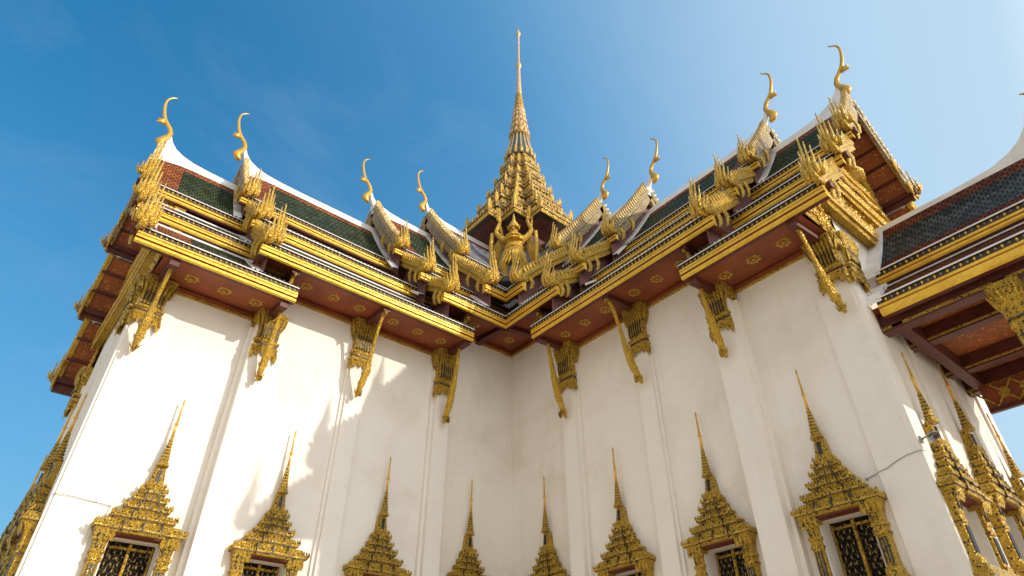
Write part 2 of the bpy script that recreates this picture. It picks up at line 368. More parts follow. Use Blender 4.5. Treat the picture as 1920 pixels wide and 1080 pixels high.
# ------------------------------------------------------------------ windows (local: wall plane y=0, facing -y)
def build_window():
    cz = 4.0
    f = MB()          # surround: red lintel board, cornice, inner jambs
    f.box(-0.52, 0.52, -0.27, 0.40, 3.845, 3.90, 'lintel')
    f.box(-0.52, -0.492, -0.12, 0.0, 2.62, 3.84, 'trim'); f.box(0.492, 0.52, -0.12, 0.0, 2.62, 3.84, 'trim')
    f.box(-0.9, 0.9, -0.36, 0, 2.36, 2.5, 'goldwin'); f.box(-0.82, 0.82, -0.3, 0, 2.5, 2.62, 'goldwin')
    win = f.build('window', hall)
    s = MB()
    s.box(-0.49, -0.01, 0.30, 0.36, 2.62, 3.84, 'shutter'); s.box(0.01, 0.49, 0.30, 0.36, 2.62, 3.84, 'shutter')
    for sx in (-1, 1):
        for r_ in range(9):
            for q_ in range(3):
                s.leaf((sx*(.12+.125*q_+(.06 if r_ % 2 else 0)), .295, 2.66+.118*r_), (0, 0, 1), (1, 0, 0), .075, .034, 'cream', (0, -1, 0), .010)
    s.box(-0.03, 0.03, 0.24, 0.30, 2.62, 3.84, 'goldwin')
    for x in (-0.47, 0.44): s.box(x, x+0.03, 0.27, 0.30, 2.65, 3.80, 'goldwin')
    s.box(-0.44, 0.44, 0.272, 0.30, 3.70, 3.75, 'goldwin')
    s.build('shutter', win)
    for sx in (-1, 1):
        c = MB(); cx = sx*0.635
        def ring(z, h, d): return [(cx-h, 0, z), (cx-h, -d, z), (cx-h*0.45, -d-0.03, z), (cx+h*0.45, -d-0.03, z), (cx+h, -d, z), (cx+h, 0, z)]
        pr = [(2.62, .14, .22), (2.74, .14, .22), (2.78, .11, .17), (3.30, .11, .17), (3.32, .135, .2), (3.37, .135, .2), (3.39, .115, .18), (3.46, .115, .18), (3.48, .14, .2), (3.53, .14, .2), (3.55, .115, .18), (3.70, .125, .2), (3.82, .16, .25), (3.91, .195, .30)]
        c.grid([ring(*p) for p in pr], 'goldwin', True)
        for z in (3.345, 3.505): c.box(cx-.139, cx+.139, -.205, 0, z-.010, z+.010, 'bead')
        for dx in (-.06, 0.0, .06): c.box(cx+dx-.012, cx+dx+.012, -.21, -.1, 2.82, 3.27, 'glass')
        for dx in (-.07, 0.03): c.box(cx+dx, cx+dx+.014, -.236, -.1, 3.56, 3.70, 'bead')
        for j in range(4):
            c.leaf((cx-.15+.1*j, -.27, 3.70), (0, -.25, 1), (1, 0, 0), .26, .10, 'goldwin', (0, -1, 0), .03)
        c.build('column', win)
    c = MB()
    tiers = [(3.88, .88, .36, .25), (4.13, .62, .31, .21), (4.35, .45, .28, .19), (4.54, .335, .25, .17), (4.71, .255, .22, .15)]
    for i, (z, h, d, th) in enumerate(tiers):
        def rect(hh, dd, zz):
            k = hh*0.42; p = 0.035
            return [(-hh, 0, zz), (-hh, -dd, zz), (-k, -dd, zz), (-k, -dd-p, zz), (k, -dd-p, zz), (k, -dd, zz), (hh, -dd, zz), (hh, 0, zz)]
        c.grid([rect(h*.9, d-.05, z-.005), rect(h*.97, d-.01, z+.05), rect(h, d+.01, z+.06), rect(h, d+.01, z+.105), rect(h*.95, d-.03, z+.12), rect(h*.84, d-.06, z+th+.005)], 'goldwin', True)
        n = max(6, int(h*2/.06))
        for j in range(n+1):
            x = -h+2*h*j/n; pp = .035 if abs(x) < h*.42 else 0
            big = 1.7 if j in (0, n) else (1.5 if abs(x) < .02 else 1.0)
            c.leaf((x, -d-pp-.003, z+.095), (x*.10, -.08, 1), (1, 0, 0), .075*big*random.uniform(.8, 1.15), .052*big, 'goldwin', (0, -1, 0), .022)
            if j < n: c.leaf((x+.03, -d-(.035 if abs(x+.03) < h*.42 else 0)+.045, z+.155), (0, .15, 1), (1, 0, 0), th*.42, .045, 'goldwin', (0, -1, 0), .022)
        for j in range(5):
            for sx in (-1, 1):
                c.leaf((sx*h, -.04-j*d/5, z+.095), (sx*.12, 0, 1), (0, 1, 0), .08, .055, 'goldwin', (sx, 0, 0), .025)
        # thin dark lines between the courses
        for zz, hh, dd in ((z+.054, h*.985, d+.0), (z+.122, h*.955, d-.026)):
            c.grid([rect(hh+.004, dd+.004, zz-.008), rect(hh+.004, dd+.004, zz+.008)], 'bead', True)
        for sx in (-1, 1): c.box(sx*h*.42-.011, sx*h*.42+.011, -d-.040, -d+.05, z+.02, z+th, 'bead')
        c.box(-.012, .012, -d-.050, -d+.05, z+.06, z+th, 'bead')
    c.build('crown', win)
    s = MB()
    r4 = lambda h, d, z: [(-h, 0, z), (-h, -d+.03, z), (-h*.5, -d, z), (h*.5, -d, z), (h, -d+.03, z), (h, 0, z)]
    s.grid([r4(.195, .22, 4.855), r4(.21, .23, 4.93), r4(.16, .21, 4.96), r4(.15, .20, 5.0), r4(.10, .17, 5.38)], 'goldwin', True)
    for sx in (-1, 1): s.box(sx*.02-.012, sx*.02+.012, -.215, -.15, 5.03, 5.30, 'glass')
    for j in range(6): s.leaf((-.19+.076*j, -.23, 4.92), (0, -.1, 1), (1, 0, 0), .11, .08, 'goldwin', (0, -1, 0), .03)
    y = -.17; prof = [(.13, 5.38), (.14, 5.42), (.10, 5.45)]
    z = 5.45
    for j in range(8):
        r = .105-.008*j; prof += [(r*.8, z), (r*1.1, z+.03), (r*.8, z+.055)]; z += .075
    prof += [(.034, 6.06), (.030, 6.30), (.028, 6.37), (.046, 6.385), (.046, 6.42), (.026, 6.44), (.018, 6.92), (.028, 6.95), (.010, 7.03)]
    k = next(i for i, p in enumerate(prof) if p[1] >= 6.05)
    s.lathe(prof[:k+1], 'goldwin', 10, (0, y, 0)); s.lathe(prof[k:], 'giltplain', 8, (0, y, 0))
    for j in range(8): s.lathe([(.088-.0066*j, 5.438+.075*j), (.096-.0072*j, 5.446+.075*j), (.088-.0066*j, 5.454+.075*j)], 'bead', 10, (0, y, 0))
    s.build('window_spire', win)
    return win
def place_windows():
    win = build_window()
    XW = [-10.29, -7.48, -4.625, -1.737]
    for i, a in enumerate(XW):
        loc = (a-W, -W, 0)
        w = win if i == 0 else copy_part(win, loc, 0, hall)
        w.location = loc
        on_right_wall(w)
    for v, zs in ((-2.385, 1.0), (0, 1.094), (2.385, 1.0)):
        w = copy_part(win, (v, -LA, 0), 0, hall); w.scale = (1, 1, zs)
        w = copy_part(win, (-LA, -v, 0), -pi/2, hall); w.scale = (1, 1, zs)
place_windows()

# ------------------------------------------------------------------ eave brackets and lotus capitals (local: wall y=0, out = -y)
def build_bracket(z0, z1, out, foot):
    m = MB(); H = z1-z0
    T = [(0, 0), (.16, .08), (.34, .18), (.47, .30), (.58, .43), (.68, .57), (.80, .72), (.92, .86), (1.0, .96), (.93, 1.0)]
    P = [(0, -(foot+(out-foot)*o*(.9 if t < .9 else 1)), z0+H*t) for o, t in T]
    R = [.05, .10, .13, .115, .085, .062, .055, .065, .07, .028]
    m.sweep(P, R, 'gold', 8, True, 0.8, (1, 0, 0))
    # carved leaf pad low down and flame crest along the outside
    for j in range(9):
        t = .04+.1*j; k = t*(len(P)-1); i = min(int(k), len(P)-2); f = k-i
        p = Vector(P[i]).lerp(Vector(P[i+1]), f); d = (Vector(P[i+1])-Vector(P[i])).normalized(); o = Vector((0, d.z, -d.y))
        if o.y > 0: o = -o
        big = 1.0 if j < 4 else .55
        m.leaf(p+o*.04, (o*.5+d), (1, 0, 0), .24*big, .13*big, 'gold', None, .04)
        if j < 4:
          for sx in (-1, 1): m.leaf(p+Vector((sx*.06, 0, 0)), (d+Vector((sx*.5, 0, 0))), (0, 1, .2), .18, .09, 'gold', None, .03)
    m.sweep([P[1], (0, P[1][1]-.10, z0-.02), (0, P[1][1]-.16, z0+.12)], [.05, .06, .03], 'goldwin', 6)
    m.sweep([P[-2], (0, P[-2][1]-.12, P[-2][2]-.02), (0, P[-2][1]-.16, P[-2][2]-.15)], [.06, .06, .02], 'goldwin', 6)
    for j in range(3): m.leaf(P[-2], (0, -.6+.5*j, 1), (1, 0, 0), .30, .10, 'goldwin', None, .03)
    return m.build('bracket', hall)
def build_capital(z0, z1, hw0, dep):
    m = MB(); H = z1-z0
    def ring(t, h, d):
        z = z0+H*t; return [(-h, 0, z), (-h, -d, z), (-h*.55, -d-.03, z), (h*.55, -d-.03, z), (h, -d, z), (h, 0, z)]
    d0 = dep+.04; h = hw0
    pr = [(0, h, d0), (.05, h+.05, d0+.05), (.10, h+.05, d0+.05), (.12, h, d0), (.19, h, d0), (.21, h+.05, d0+.05), (.26, h+.05, d0+.05), (.28, h-.01, d0), (.5, h+.0, d0+.02), (.75, h+.03, d0+.05), (.92, h+.09, d0+.11), (1.0, h+.11, d0+.13)]
    m.grid([ring(*p) for p in pr], 'goldwin', True)
    n = 7
    for j in range(n):
        x = -h+2*h*(j+.5)/n
        xb = -h+2*h*(j+1)/n
        if j < n-1: m.box(xb-.014, xb+.014, -d0-.085, -d0+.02, z0+H*.31, z0+H*.88, 'bead')
        fx = 1+.35*.6
        m.leaf((x*1.05, -d0-.07, z0+H*.60), (x*.45, -.26, 1), (1, 0, 0), H*.40, 2*h/n*1.0, 'goldwin', (0, -1, 0), .05)
        m.leaf((x*1.0, -d0-.05, z0+H*.30), (x*.02, -.06, 1), (1, 0, 0), H*.36, 2*h/n*.8, 'goldwin', (0, -1, 0), .04)
    for sx in (-1, 1):
        for j in range(4):
            y = -.04-(d0-.04)*j/3
            m.leaf((sx*(h+.03), y, z0+H*.60), (sx*.22, 0, 1), (0, 1, 0), H*.45, .14, 'goldwin', (sx, 0, 0), .05)
            m.leaf((sx*(h+.02), y, z0+H*.02), (sx*.05, 0, -1), (0, 1, 0), .28, .16, 'goldwin', (sx, 0, 0), .03)
        m.leaf((sx*h, -d0-.01, z0+H*.03), (sx*.08, -.03, -1), (1, 0, 0), .40, .15, 'goldwin', (0, -1, 0), .04)
        m.leaf((sx*h*.62, -d0-.02, z0+H*.03), (0, -.03, -1), (1, 0, 0), .27, .16, 'goldwin', (0, -1, 0), .04)
    m.leaf((0, -d0-.03, z0+H*.03), (0, -.03, -1), (1, 0, 0), .2, .2, 'goldwin', (0, -1, 0), .04)
    for t in (.155, .235): m.grid([ring(t-.012, h+.02, d0+.02), ring(t+.012, h+.02, d0+.02)], 'bead', True)
    return m.build('capital', hall)
def place_brackets():
    for a, z0, z1, out, c0, c1, (pa, wd, d, _) in ((-11.75, 7.82, 9.85, 1.22, 8.78, 9.93, PIL[0]), (-8.9, 7.84, 10.95, 1.30, 8.78, 9.93, PIL[1]), (-6.03, 8.42, 10.88, 1.30, 9.55, 11.0, PIL[2]), (-3.06, 8.42, 11.98, 1.30, 9.55, 11.0, PIL[3])):
        b = build_bracket(z0, z1, out, d+.12); b.location = (a-W, -W, 0); on_right_wall(b)
        c = build_capital(c0, c1, .29, max(d, .10)); c.location = (a-W+.0, -W, 0); on_right_wall(c)
    # capitals and brackets seen on the far corner of each gable wall and round the near corner
    c = build_capital(8.78, 9.93, .30, .10); c.location = (W-.3, -LA, 0)
    copy_part(c, (-W+.3, -LA, 0), 0, hall); copy_part(c, (-LA, -W+.3, 0), -pi/2, hall); copy_part(c, (-LA, W-.3, 0), -pi/2, hall)
place_brackets()

# ------------------------------------------------------------------ roofs (hall coordinates, left wing along -x; s = distance from the ridge)
SEC3 = [  # top-surface polylines (s, dz) of the layers
    [(0.0, -.58), (.5, -1.36), (1.0, -2.09), (1.5, -2.79), (2.0, -3.44)],
    [(1.80, -3.90), (2.3, -4.32), (2.9, -4.83), (3.40, -5.27)],
    [(3.2, -5.66), (3.8, -6.20), (4.4, -6.72), (4.92, -7.17)]]
SECT3 = [
    [(0.0, -.50), (.65, -1.52), (1.3, -2.48), (1.95, -3.38), (2.6, -4.20)],
    [(2.4, -4.66), (2.9, -5.08), (3.5, -5.58), (4.0, -5.98)],
    [(3.78, -6.42), (4.2, -6.68), (4.6, -6.94), (4.92, -7.17)]]
SECT4 = [
    [(0.0, -.50), (.7, -1.58), (1.4, -2.60), (2.1, -3.54), (2.75, -4.35)],
    [(2.55, -4.82), (3.3, -5.52), (4.1, -6.30), (4.92, -7.17)]]
# tier: ridge height, rake position (per layer), inner end per layer (None = mitred at the valley), section
TIERS = [
    dict(zr=17.40, rake=[-13.12, -12.95, -12.72], inner=[-9.6, -9.3, -8.76], sec=SEC3, chofa=-13.17, panel=None),
    dict(zr=18.47, rake=[-10.42, -10.12, -9.98], inner=[-4.6, -3.6, -2.93], sec=SEC3, chofa=-10.76, panel=-10.1),
    dict(zr=19.55, rake=[-4.98, -4.58, -4.17], inner=[-1.5, None, None], sec=SECT3, chofa=-5.46, panel=-4.8),
    dict(zr=20.67, rake=[-2.35, -2.5], inner=[None, None], sec=SECT4, chofa=-2.70, panel=-2.1)]
TH = .10
FH = .44
def endA(t, k, s):
    e = t['inner'][k]
    return (W-s) if e is None else e
def X(a): return a-W
def build_tier(t):
    zr = t['zr']; root = MB(); und = MB(); nlay = len(t['sec'])
    for k, lay in enumerate(t['sec']):
        a0 = t['rake'][k]; last = (k == nlay-1)
        acc = [0.0]
        for (s0, d0), (s1, d1) in zip(lay, lay[1:]): acc.append(acc[-1]+sqrt((s1-s0)**2+(d1-d0)**2))
        Ltot = acc[-1]
        # colour bands along the slope: orange frame at the top and at the rake end, green field
        def subdiv():
            br = [0.0]
            if k == 0: br += [.62]
            br += acc[1:]
            return sorted(set(round(b, 4) for b in br))
        bs = subdiv()
        def at(d):
            for i in range(len(acc)-1):
                if d <= acc[i+1]+1e-6:
                    f = (d-acc[i])/(acc[i+1]-acc[i]); return lay[i][0]+(lay[i+1][0]-lay[i][0])*f, lay[i][1]+(lay[i+1][1]-lay[i][1])*f
            return lay[-1]
        ob = (1.05, .9, .8)[k] if t is not TIERS[0] else (.95, 1.0, 1.2)[k]
        for sg in (-1, 1):
            for d0, d1 in zip(bs, bs[1:]):
                (s0, q0), (s1, q1) = at(d0), at(d1)
                e0, e1 = endA(t, k, s0), endA(t, k, s1)
                def quad(A0, A1, B0, B1, key):
                    root.face([(X(A0), sg*s0, zr+q0), (X(A1), sg*s0, zr+q0), (X(B1), sg*s1, zr+q1), (X(B0), sg*s1, zr+q1)], key, [(A0, -d0), (A1, -d0), (B1, -d1), (B0, -d1)])
                if k > 0 and d0 < .01:
                    pass
                ab = a0+ob
                if k == 0 and d1 <= .63: quad(a0, e0, a0, e1, 'orange')
                else:
                    quad(a0, ab, a0, ab, 'orange'); quad(ab, e0, ab, e1, 'mosaic_and_sheen' if (t is TIERS[3] and k == 0) else 'green')  # topmost field coloured grey-blue to imitate sky sheen on dark tiles
                # underside
                n = Vector((0, -(q1-q0), (s1-s0))).normalized()
                o = Vector((0, sg*n.y, n.z))*-TH*1.2
                und.face([(X(a0)+.02, sg*s0+o.y, zr+q0+o.z), (X(e0), sg*s0+o.y, zr+q0+o.z), (X(e1), sg*s1+o.y, zr+q1+o.z), (X(a0)+.02, sg*s1+o.y, zr+q1+o.z)], 'lacquer2')
            # white band along the head of each skirt
            if k > 0:
                (s0, q0), (s1, q1) = at(0), at(.36 if k == 1 else .30)
                e0, e1 = endA(t, k, s0), endA(t, k, s1); h = .035
                root.face([(X(a0)+.05, sg*s0, zr+q0+h), (X(e0), sg*s0, zr+q0+h), (X(e1), sg*s1, zr+q1+h), (X(a0)+.05, sg*s1, zr+q1+h)], 'trim')
                root.face([(X(a0)+.05, sg*s1, zr+q1+h), (X(e1), sg*s1, zr+q1+h), (X(e1), sg*s1, zr+q1), (X(a0)+.05, sg*s1, zr+q1)], 'trim')
                # rounded white stop at the rake end
                root.sweep([(X(a0)+.18, sg*(s0+.05), zr+q0+.06), (X(a0)+.22, sg*(s0+.5*(s1-s0)+.16), zr+q0-.10), (X(a0)+.22, sg*(lay[-1][0]-.15), zr+lay[-1][1]+.14)], [.09, .13, .10], 'trim', 8)
            # purlins under the rake overhang
            if t is TIERS[0]:
                npur = 6 if k == 0 else 3
                for j in range(npur):
                    d = Ltot*(j+.6)/npur; s, q = at(min(d, Ltot)); big = (j == npur-1)
                    b = .08 if big else .035
                    zc = zr+q-.19-b
                    und.box(X(a0)-(.14 if big else .03), X(-12.0), sg*s-b, sg*s+b, zc-b, zc+b, 'beam')
    rf = root.build('roof_tier', hall)
    und.build('roof_underside', rf)
    # eave boards
    for k, lay in enumerate(t['sec']):
        a0 = t['rake'][k]; s, q = lay[-1]; zt = zr+q; fk = ((.34, .40, .44) if nlay == 3 else (.36, .44))[k]/FH
        prof = [(.02, .02), (.05, .0), (.05, -.03), (.0, -.035), (.0, -.15), (.03, -.155), (.03, -.20), (.0, -.207), (.0, -.222), (.025, -.23), (.025, -.30), (-.03, -.312), (-.03, -.335), (.005, -.345), (.005, -FH+.03), (-.05, -FH), (-.17, -FH), (-.17, .0)]
        keys = ['bead', 'trim', 'bead', 'bead', 'bead', 'goldsmooth', 'goldsmooth', 'lacquer', 'goldsmooth', 'goldsmooth', 'lacquer', 'lacquer', 'goldsmooth', 'goldsmooth', 'goldsmooth', 'beam', 'beam', 'beam']
        prof = [(a, h*fk if h < -.16 else h) for a, h in prof]
        for sg in (-1, 1):
            m = MB(); n = len(prof)
            for i in range(n):
                (ds0, h0), (ds1, h1) = prof[i], prof[(i+1) % n]
                p = [(X(a0)-.02, sg*(s+ds0), zt+h0), (X(endA(t, k, s+ds0)), sg*(s+ds0), zt+h0), (X(endA(t, k, s+ds1)), sg*(s+ds1), zt+h1), (X(a0)-.02, sg*(s+ds1), zt+h1)]
                m.face(p, keys[i])
            m.face([(X(a0)-.02, sg*(s+ds), zt+h) for ds, h in prof], 'goldsmooth')
            e = endA(t, k, s)
            if t['inner'][k] is not None: m.face([(X(e), sg*(s+ds), zt+h) for ds, h in prof], 'goldsmooth')
            cnt = int((e-a0)/.13)
            for j in range(cnt):
                a = a0+.07+.13*j
                x = X(a); y = sg*(s+.012)
                m.leaf((x, y, zt-.045), (0, sg*.1, -1), (1, 0, 0), .10, .055, 'goldfin', (0, sg, 0), .025)
                m.leaf((x+.065, sg*(s+.03), zt+.0), (0, sg*.15, 1), (1, 0, 0), .085, .08, 'bead', (0, sg, 0), .02)
            m.build('eave_board', rf)
    # ridge cap sweeping up to the finial
    m = MB(); ch = t['chofa']; a_in = t['inner'][0] if t['inner'][0] is not None else W
    up = .10 if t is TIERS[2] or t is TIERS[3] else 0.0
    rk = t['rake'][0]
    top = [(ch+.16, .70), (ch+.22, .42), (ch+.33, .16), (ch+.52, -.08), (ch+.80, -.25), (ch+1.2, -.37), (ch+1.8, -.43), (ch+2.6, -.45)]
    top = [(a, z+(up if a > ch+.6 else 0)) for a, z in top if a < a_in-.1]
    top.append((a_in, top[-1][1]))
    hw = [.05, .055, .07, .09, .11, .12, .13, .13][:len(top)-1]+[.13]
    (q0s, q0), (q1s, q1) = t['sec'][0][0], t['sec'][0][1]
    sl = (q1-q0)/(q1s-q0s)
    rows = []
    for (a, z), h in zip(top, hw):
        if a > rk+.03:          # skirt of plaster lying on the tiles either side of the ridge
            sk = .17+.24*max(0, 1-(a-rk)/.9)
            zb = zr+q0+sl*sk+.05; zm = min(zr+z-.10, zr+q0+.16); yb = sk
        else:
            zb = zr+z-.42; zm = zr+z-.2; yb = h
        rows.append([(X(a), -yb, zb), (X(a), -h, max(zm, zb+.02)), (X(a), -h*.6, zr+z), (X(a), h*.6, zr+z), (X(a), h, max(zm, zb+.02)), (X(a), yb, zb)])
    m.grid(rows, 'trim', True, True, False)
    m.build('ridge_cap', rf)
    # chofa finial
    c = MB(); z0 = zr
    pts = [(.12, -.24), (.0, -.16), (-.08, -.02), (.0, .14), (.09, .32), (.11, .52), (.03, .72), (-.12, .88), (-.24, 1.04), (-.32, 1.22), (-.39, 1.45), (-.44, 1.68), (-.455, 1.90), (-.41, 2.08), (-.31, 2.20), (-.22, 2.26), (-.18, 2.32)]
    rad = [.07, .13, .16, .135, .105, .088, .08, .078, .072, .064, .057, .051, .045, .039, .032, .022, .010]
    c.sweep([(X(ch)+a+.05, 0, z0+z) for a, z in pts], rad, 'giltplain', 10, True, .8, (0, 1, 0))
    c.sweep([(X(ch)-.13, 0, z0+.88), (X(ch)-.33, 0, z0+.84), (X(ch)-.40, 0, z0+.78)], [.075, .06, .02], 'giltplain', 8)
    c.sweep([(X(ch)-.12, 0, z0+.99), (X(ch)-.33, 0, z0+.94), (X(ch)-.40, 0, z0+.98)], [.06, .035, .010], 'giltplain', 8)
    c.sweep([(X(ch)-.16, 0, z0+2.30), (X(ch)-.15, 0, z0+2.42)], [.012, .004], 'bead', 5)
    c.build('ridge_finial', rf)
    # bargeboards with leaf crest, hanging hooks, and flame finials at the layer ends
    for k, lay in enumerate(t['sec']):
        a0 = t['rake'][k]
        base = 'cream' if k == 0 else 'gold'
        L0 = [(s+.02, q+.08) for s, q in lay]
        dep = .36 if k == 0 else .24
        for sg in (-1, 1):
            b = MB(); rows = []
            for i, (s, q) in enumerate(L0):
                i0, i1 = max(i-1, 0), min(i+1, len(L0)-1); ts, tq = L0[i1][0]-L0[i0][0], L0[i1][1]-L0[i0][1]; ln = sqrt(ts*ts+tq*tq); ns, nq = -tq/ln, ts/ln
                lo = dep if i else dep*.9
                rows.append([(X(a0)-.09, sg*(s+ns*.09), zr+q+nq*.09), (X(a0)+.07, sg*(s+ns*.09), zr+q+nq*.09), (X(a0)+.07, sg*(s-ns*lo), zr+q-nq*lo), (X(a0)-.04, sg*(s-ns*lo), zr+q-nq*lo), (X(a0)-.04, sg*(s-ns*.10), zr+q-nq*.10), (X(a0)-.09, sg*(s-ns*.06), zr+q-nq*.06)])
            b.grid(rows, base, True)
            tot = 0; segs = []
            for (s0, q0), (s1, q1) in zip(L0, L0[1:]):
                ln = sqrt((s1-s0)**2+(q1-q0)**2); segs.append((tot, tot+ln, s0, q0, s1, q1)); tot += ln
            step = .21; d = .14
            while d < tot-.05:
                for (u0, u1, s0, q0, s1, q1) in segs:
                    if u0 <= d <= u1:
                        f = (d-u0)/(u1-u0); s, q = s0+(s1-s0)*f, q0+(q1-q0)*f; ts, tq = (s1-s0)/(u1-u0), (q1-q0)/(u1-u0)
                        ns, nq = -tq, ts
                        hh = .33 if k == 0 else .24
                        p = [(s+ns*.05, q+nq*.05), (s+ns*(.07+hh*.5)+ts*.0, q+nq*(.07+hh*.5)+tq*.0), (s+ns*(.06+hh)-ts*hh*.45, q+nq*(.06+hh)-tq*hh*.45), (s+ns*(.07+hh*.4)-ts*.105, q+nq*(.07+hh*.4)-tq*.105), (s+ns*.05-ts*.11, q+nq*.05-tq*.11)]
                        b.plate([(X(a0)-.01, sg*a, zr+c_) for a, c_ in p], (.15, 0, 0), 'crest' if k == 0 else 'goldfin')
                d += step
            # naga undulation near the foot: two hanging hooks
            se, qe = L0[-1]
            for fr, ln in ((.62, .55), (.88, .42)):
                i = fr*(len(L0)-1); j = min(int(i), len(L0)-2); f = i-j
                s = L0[j][0]+(L0[j+1][0]-L0[j][0])*f; q = L0[j][1]+(L0[j+1][1]-L0[j][1])*f
                b.sweep([(X(a0)-.05, sg*(s-.05), zr+q-.18), (X(a0)-.07, sg*(s-.16), zr+q-.38), (X(a0)-.06, sg*(s-.12), zr+q-.38-ln*.5), (X(a0)-.06, sg*(s-.02), zr+q-.36-ln*.8)], [.09, .10, .06, .02], 'gold', 7, True, .6, (1, 0, 0))
            b.sweep([(X(a0)-.02, sg*(se-.25), zr+qe+.18), (X(a0)-.04, sg*(se-.02), zr+qe-.10), (X(a0)-.05, sg*(se+.18), zr+qe-.16), (X(a0)-.05, sg*(se+.32), zr+qe-.02)], [.10, .115, .09, .05], 'gold', 8, True, .55, (1, 0, 0))
            b.build('bargeboard', rf)
        for sg in (-1, 1):
            fmb = MB(); se, qe = L0[-1]; x0 = X(a0)+.0; y0 = se+.06; zb = zr+qe-.06
            dx = .02 if t is TIERS[0] else .20
            fmb.sweep([(x0, sg*(y0-.42), zb+.20), (x0+dx*.3, sg*(y0-.14), zb-.02), (x0+dx*.8, sg*(y0+.06), zb+.02), (x0+dx, sg*(y0+.10), zb+.24)], [.08, .115, .12, .10], 'goldfin', 9, True, .85, (1, 0, 0))
            # comb of fluted feathers, joined below and free above
            f = (.92, 1.0, 1.0)[k]
            cmb = [(-.20, .66, .036), (-.12, 1.05, .042), (-.03, 1.30, .044), (.05, 1.56, .048), (.13, 1.16, .042), (.20, .84, .036)]
            for da, h, r in cmb:
                h *= f*random.uniform(.95, 1.05); bx = x0+dx+da*.8; bow = .15*(1-(da/.34)**2)
                pts = [(da*.1, bow*.5, 0), (da*.25, bow+.03, .14), (da*.3, bow+.05, .34), (da*.28, bow*.8, .55), (da*.3, bow*.55, .76), (da*.34, bow*.4, .92), (da*.36, bow*.4-.07, 1.0)]
                fmb.sweep([(bx+a_, sg*(y0-.03+b_), zb-.02+c_*h) for a_, b_, c_ in pts], [r*1.1, r*1.3, r*1.15, r*.85, r*.6, r*.42, r*.12], 'goldfin', 6, True, .9)
            for da in (-.16, -.02, .13):
                fmb.leaf((x0+dx+da*.9, sg*(y0+.16), zb-.02), (da*.2, sg*.18, 1), (1, 0, 0), .40, .11, 'goldfin', (0, sg, 0), .04)
            fmb.leaf((x0+dx-.25, sg*(y0+.03), zb-.02), (-.2, sg*.05, 1), (0, 1, 0), .42, .18, 'goldfin', (-1, 0, 0), .05)
            fmb.build('eave_finial', rf)
    # gable boards below this tier's rake, and the white flashing on the tier below
    if t['panel'] is not None:
        m = MB(); pa = t['panel']
        for k, lay in enumerate(t['sec']):
            for sg in (-1, 1):
                o = .26
                top = [(s, q-o) for s, q in lay]
                pk = t['rake'][k]+.22
                poly = [(X(pk), sg*s, zr+q) for s, q in top]+[(X(pk), sg*lay[-1][0], zr+lay[-1][1]-1.15-.2), (X(pk), sg*lay[0][0], zr+lay[0][1]-1.15-.9)]
                m.face(poly, 'panel')
                # white flashing strip where the lower roof dies against the gable board
                low = [(s, q-1.09+.06) for s, q in lay]
                for (s0, q0), (s1, q1) in zip(low, low[1:]):
                    x0, x1 = X(pk)-.24, X(pk)-.004
                    m.face([(x0, sg*s0, zr+q0), (x1, sg*s0, zr+q0+.05), (x1, sg*s1, zr+q1+.05), (x0, sg*s1, zr+q1)], 'trim')
                    m.face([(x0, sg*s0, zr+q0), (x0, sg*s1, zr+q1), (x0, sg*s1, zr+q1-.09), (x0, sg*s0, zr+q0-.09)], 'trim')
        m.build('gable_board', rf)
    return rf
tier_objs = [build_tier(t) for t in TIERS]

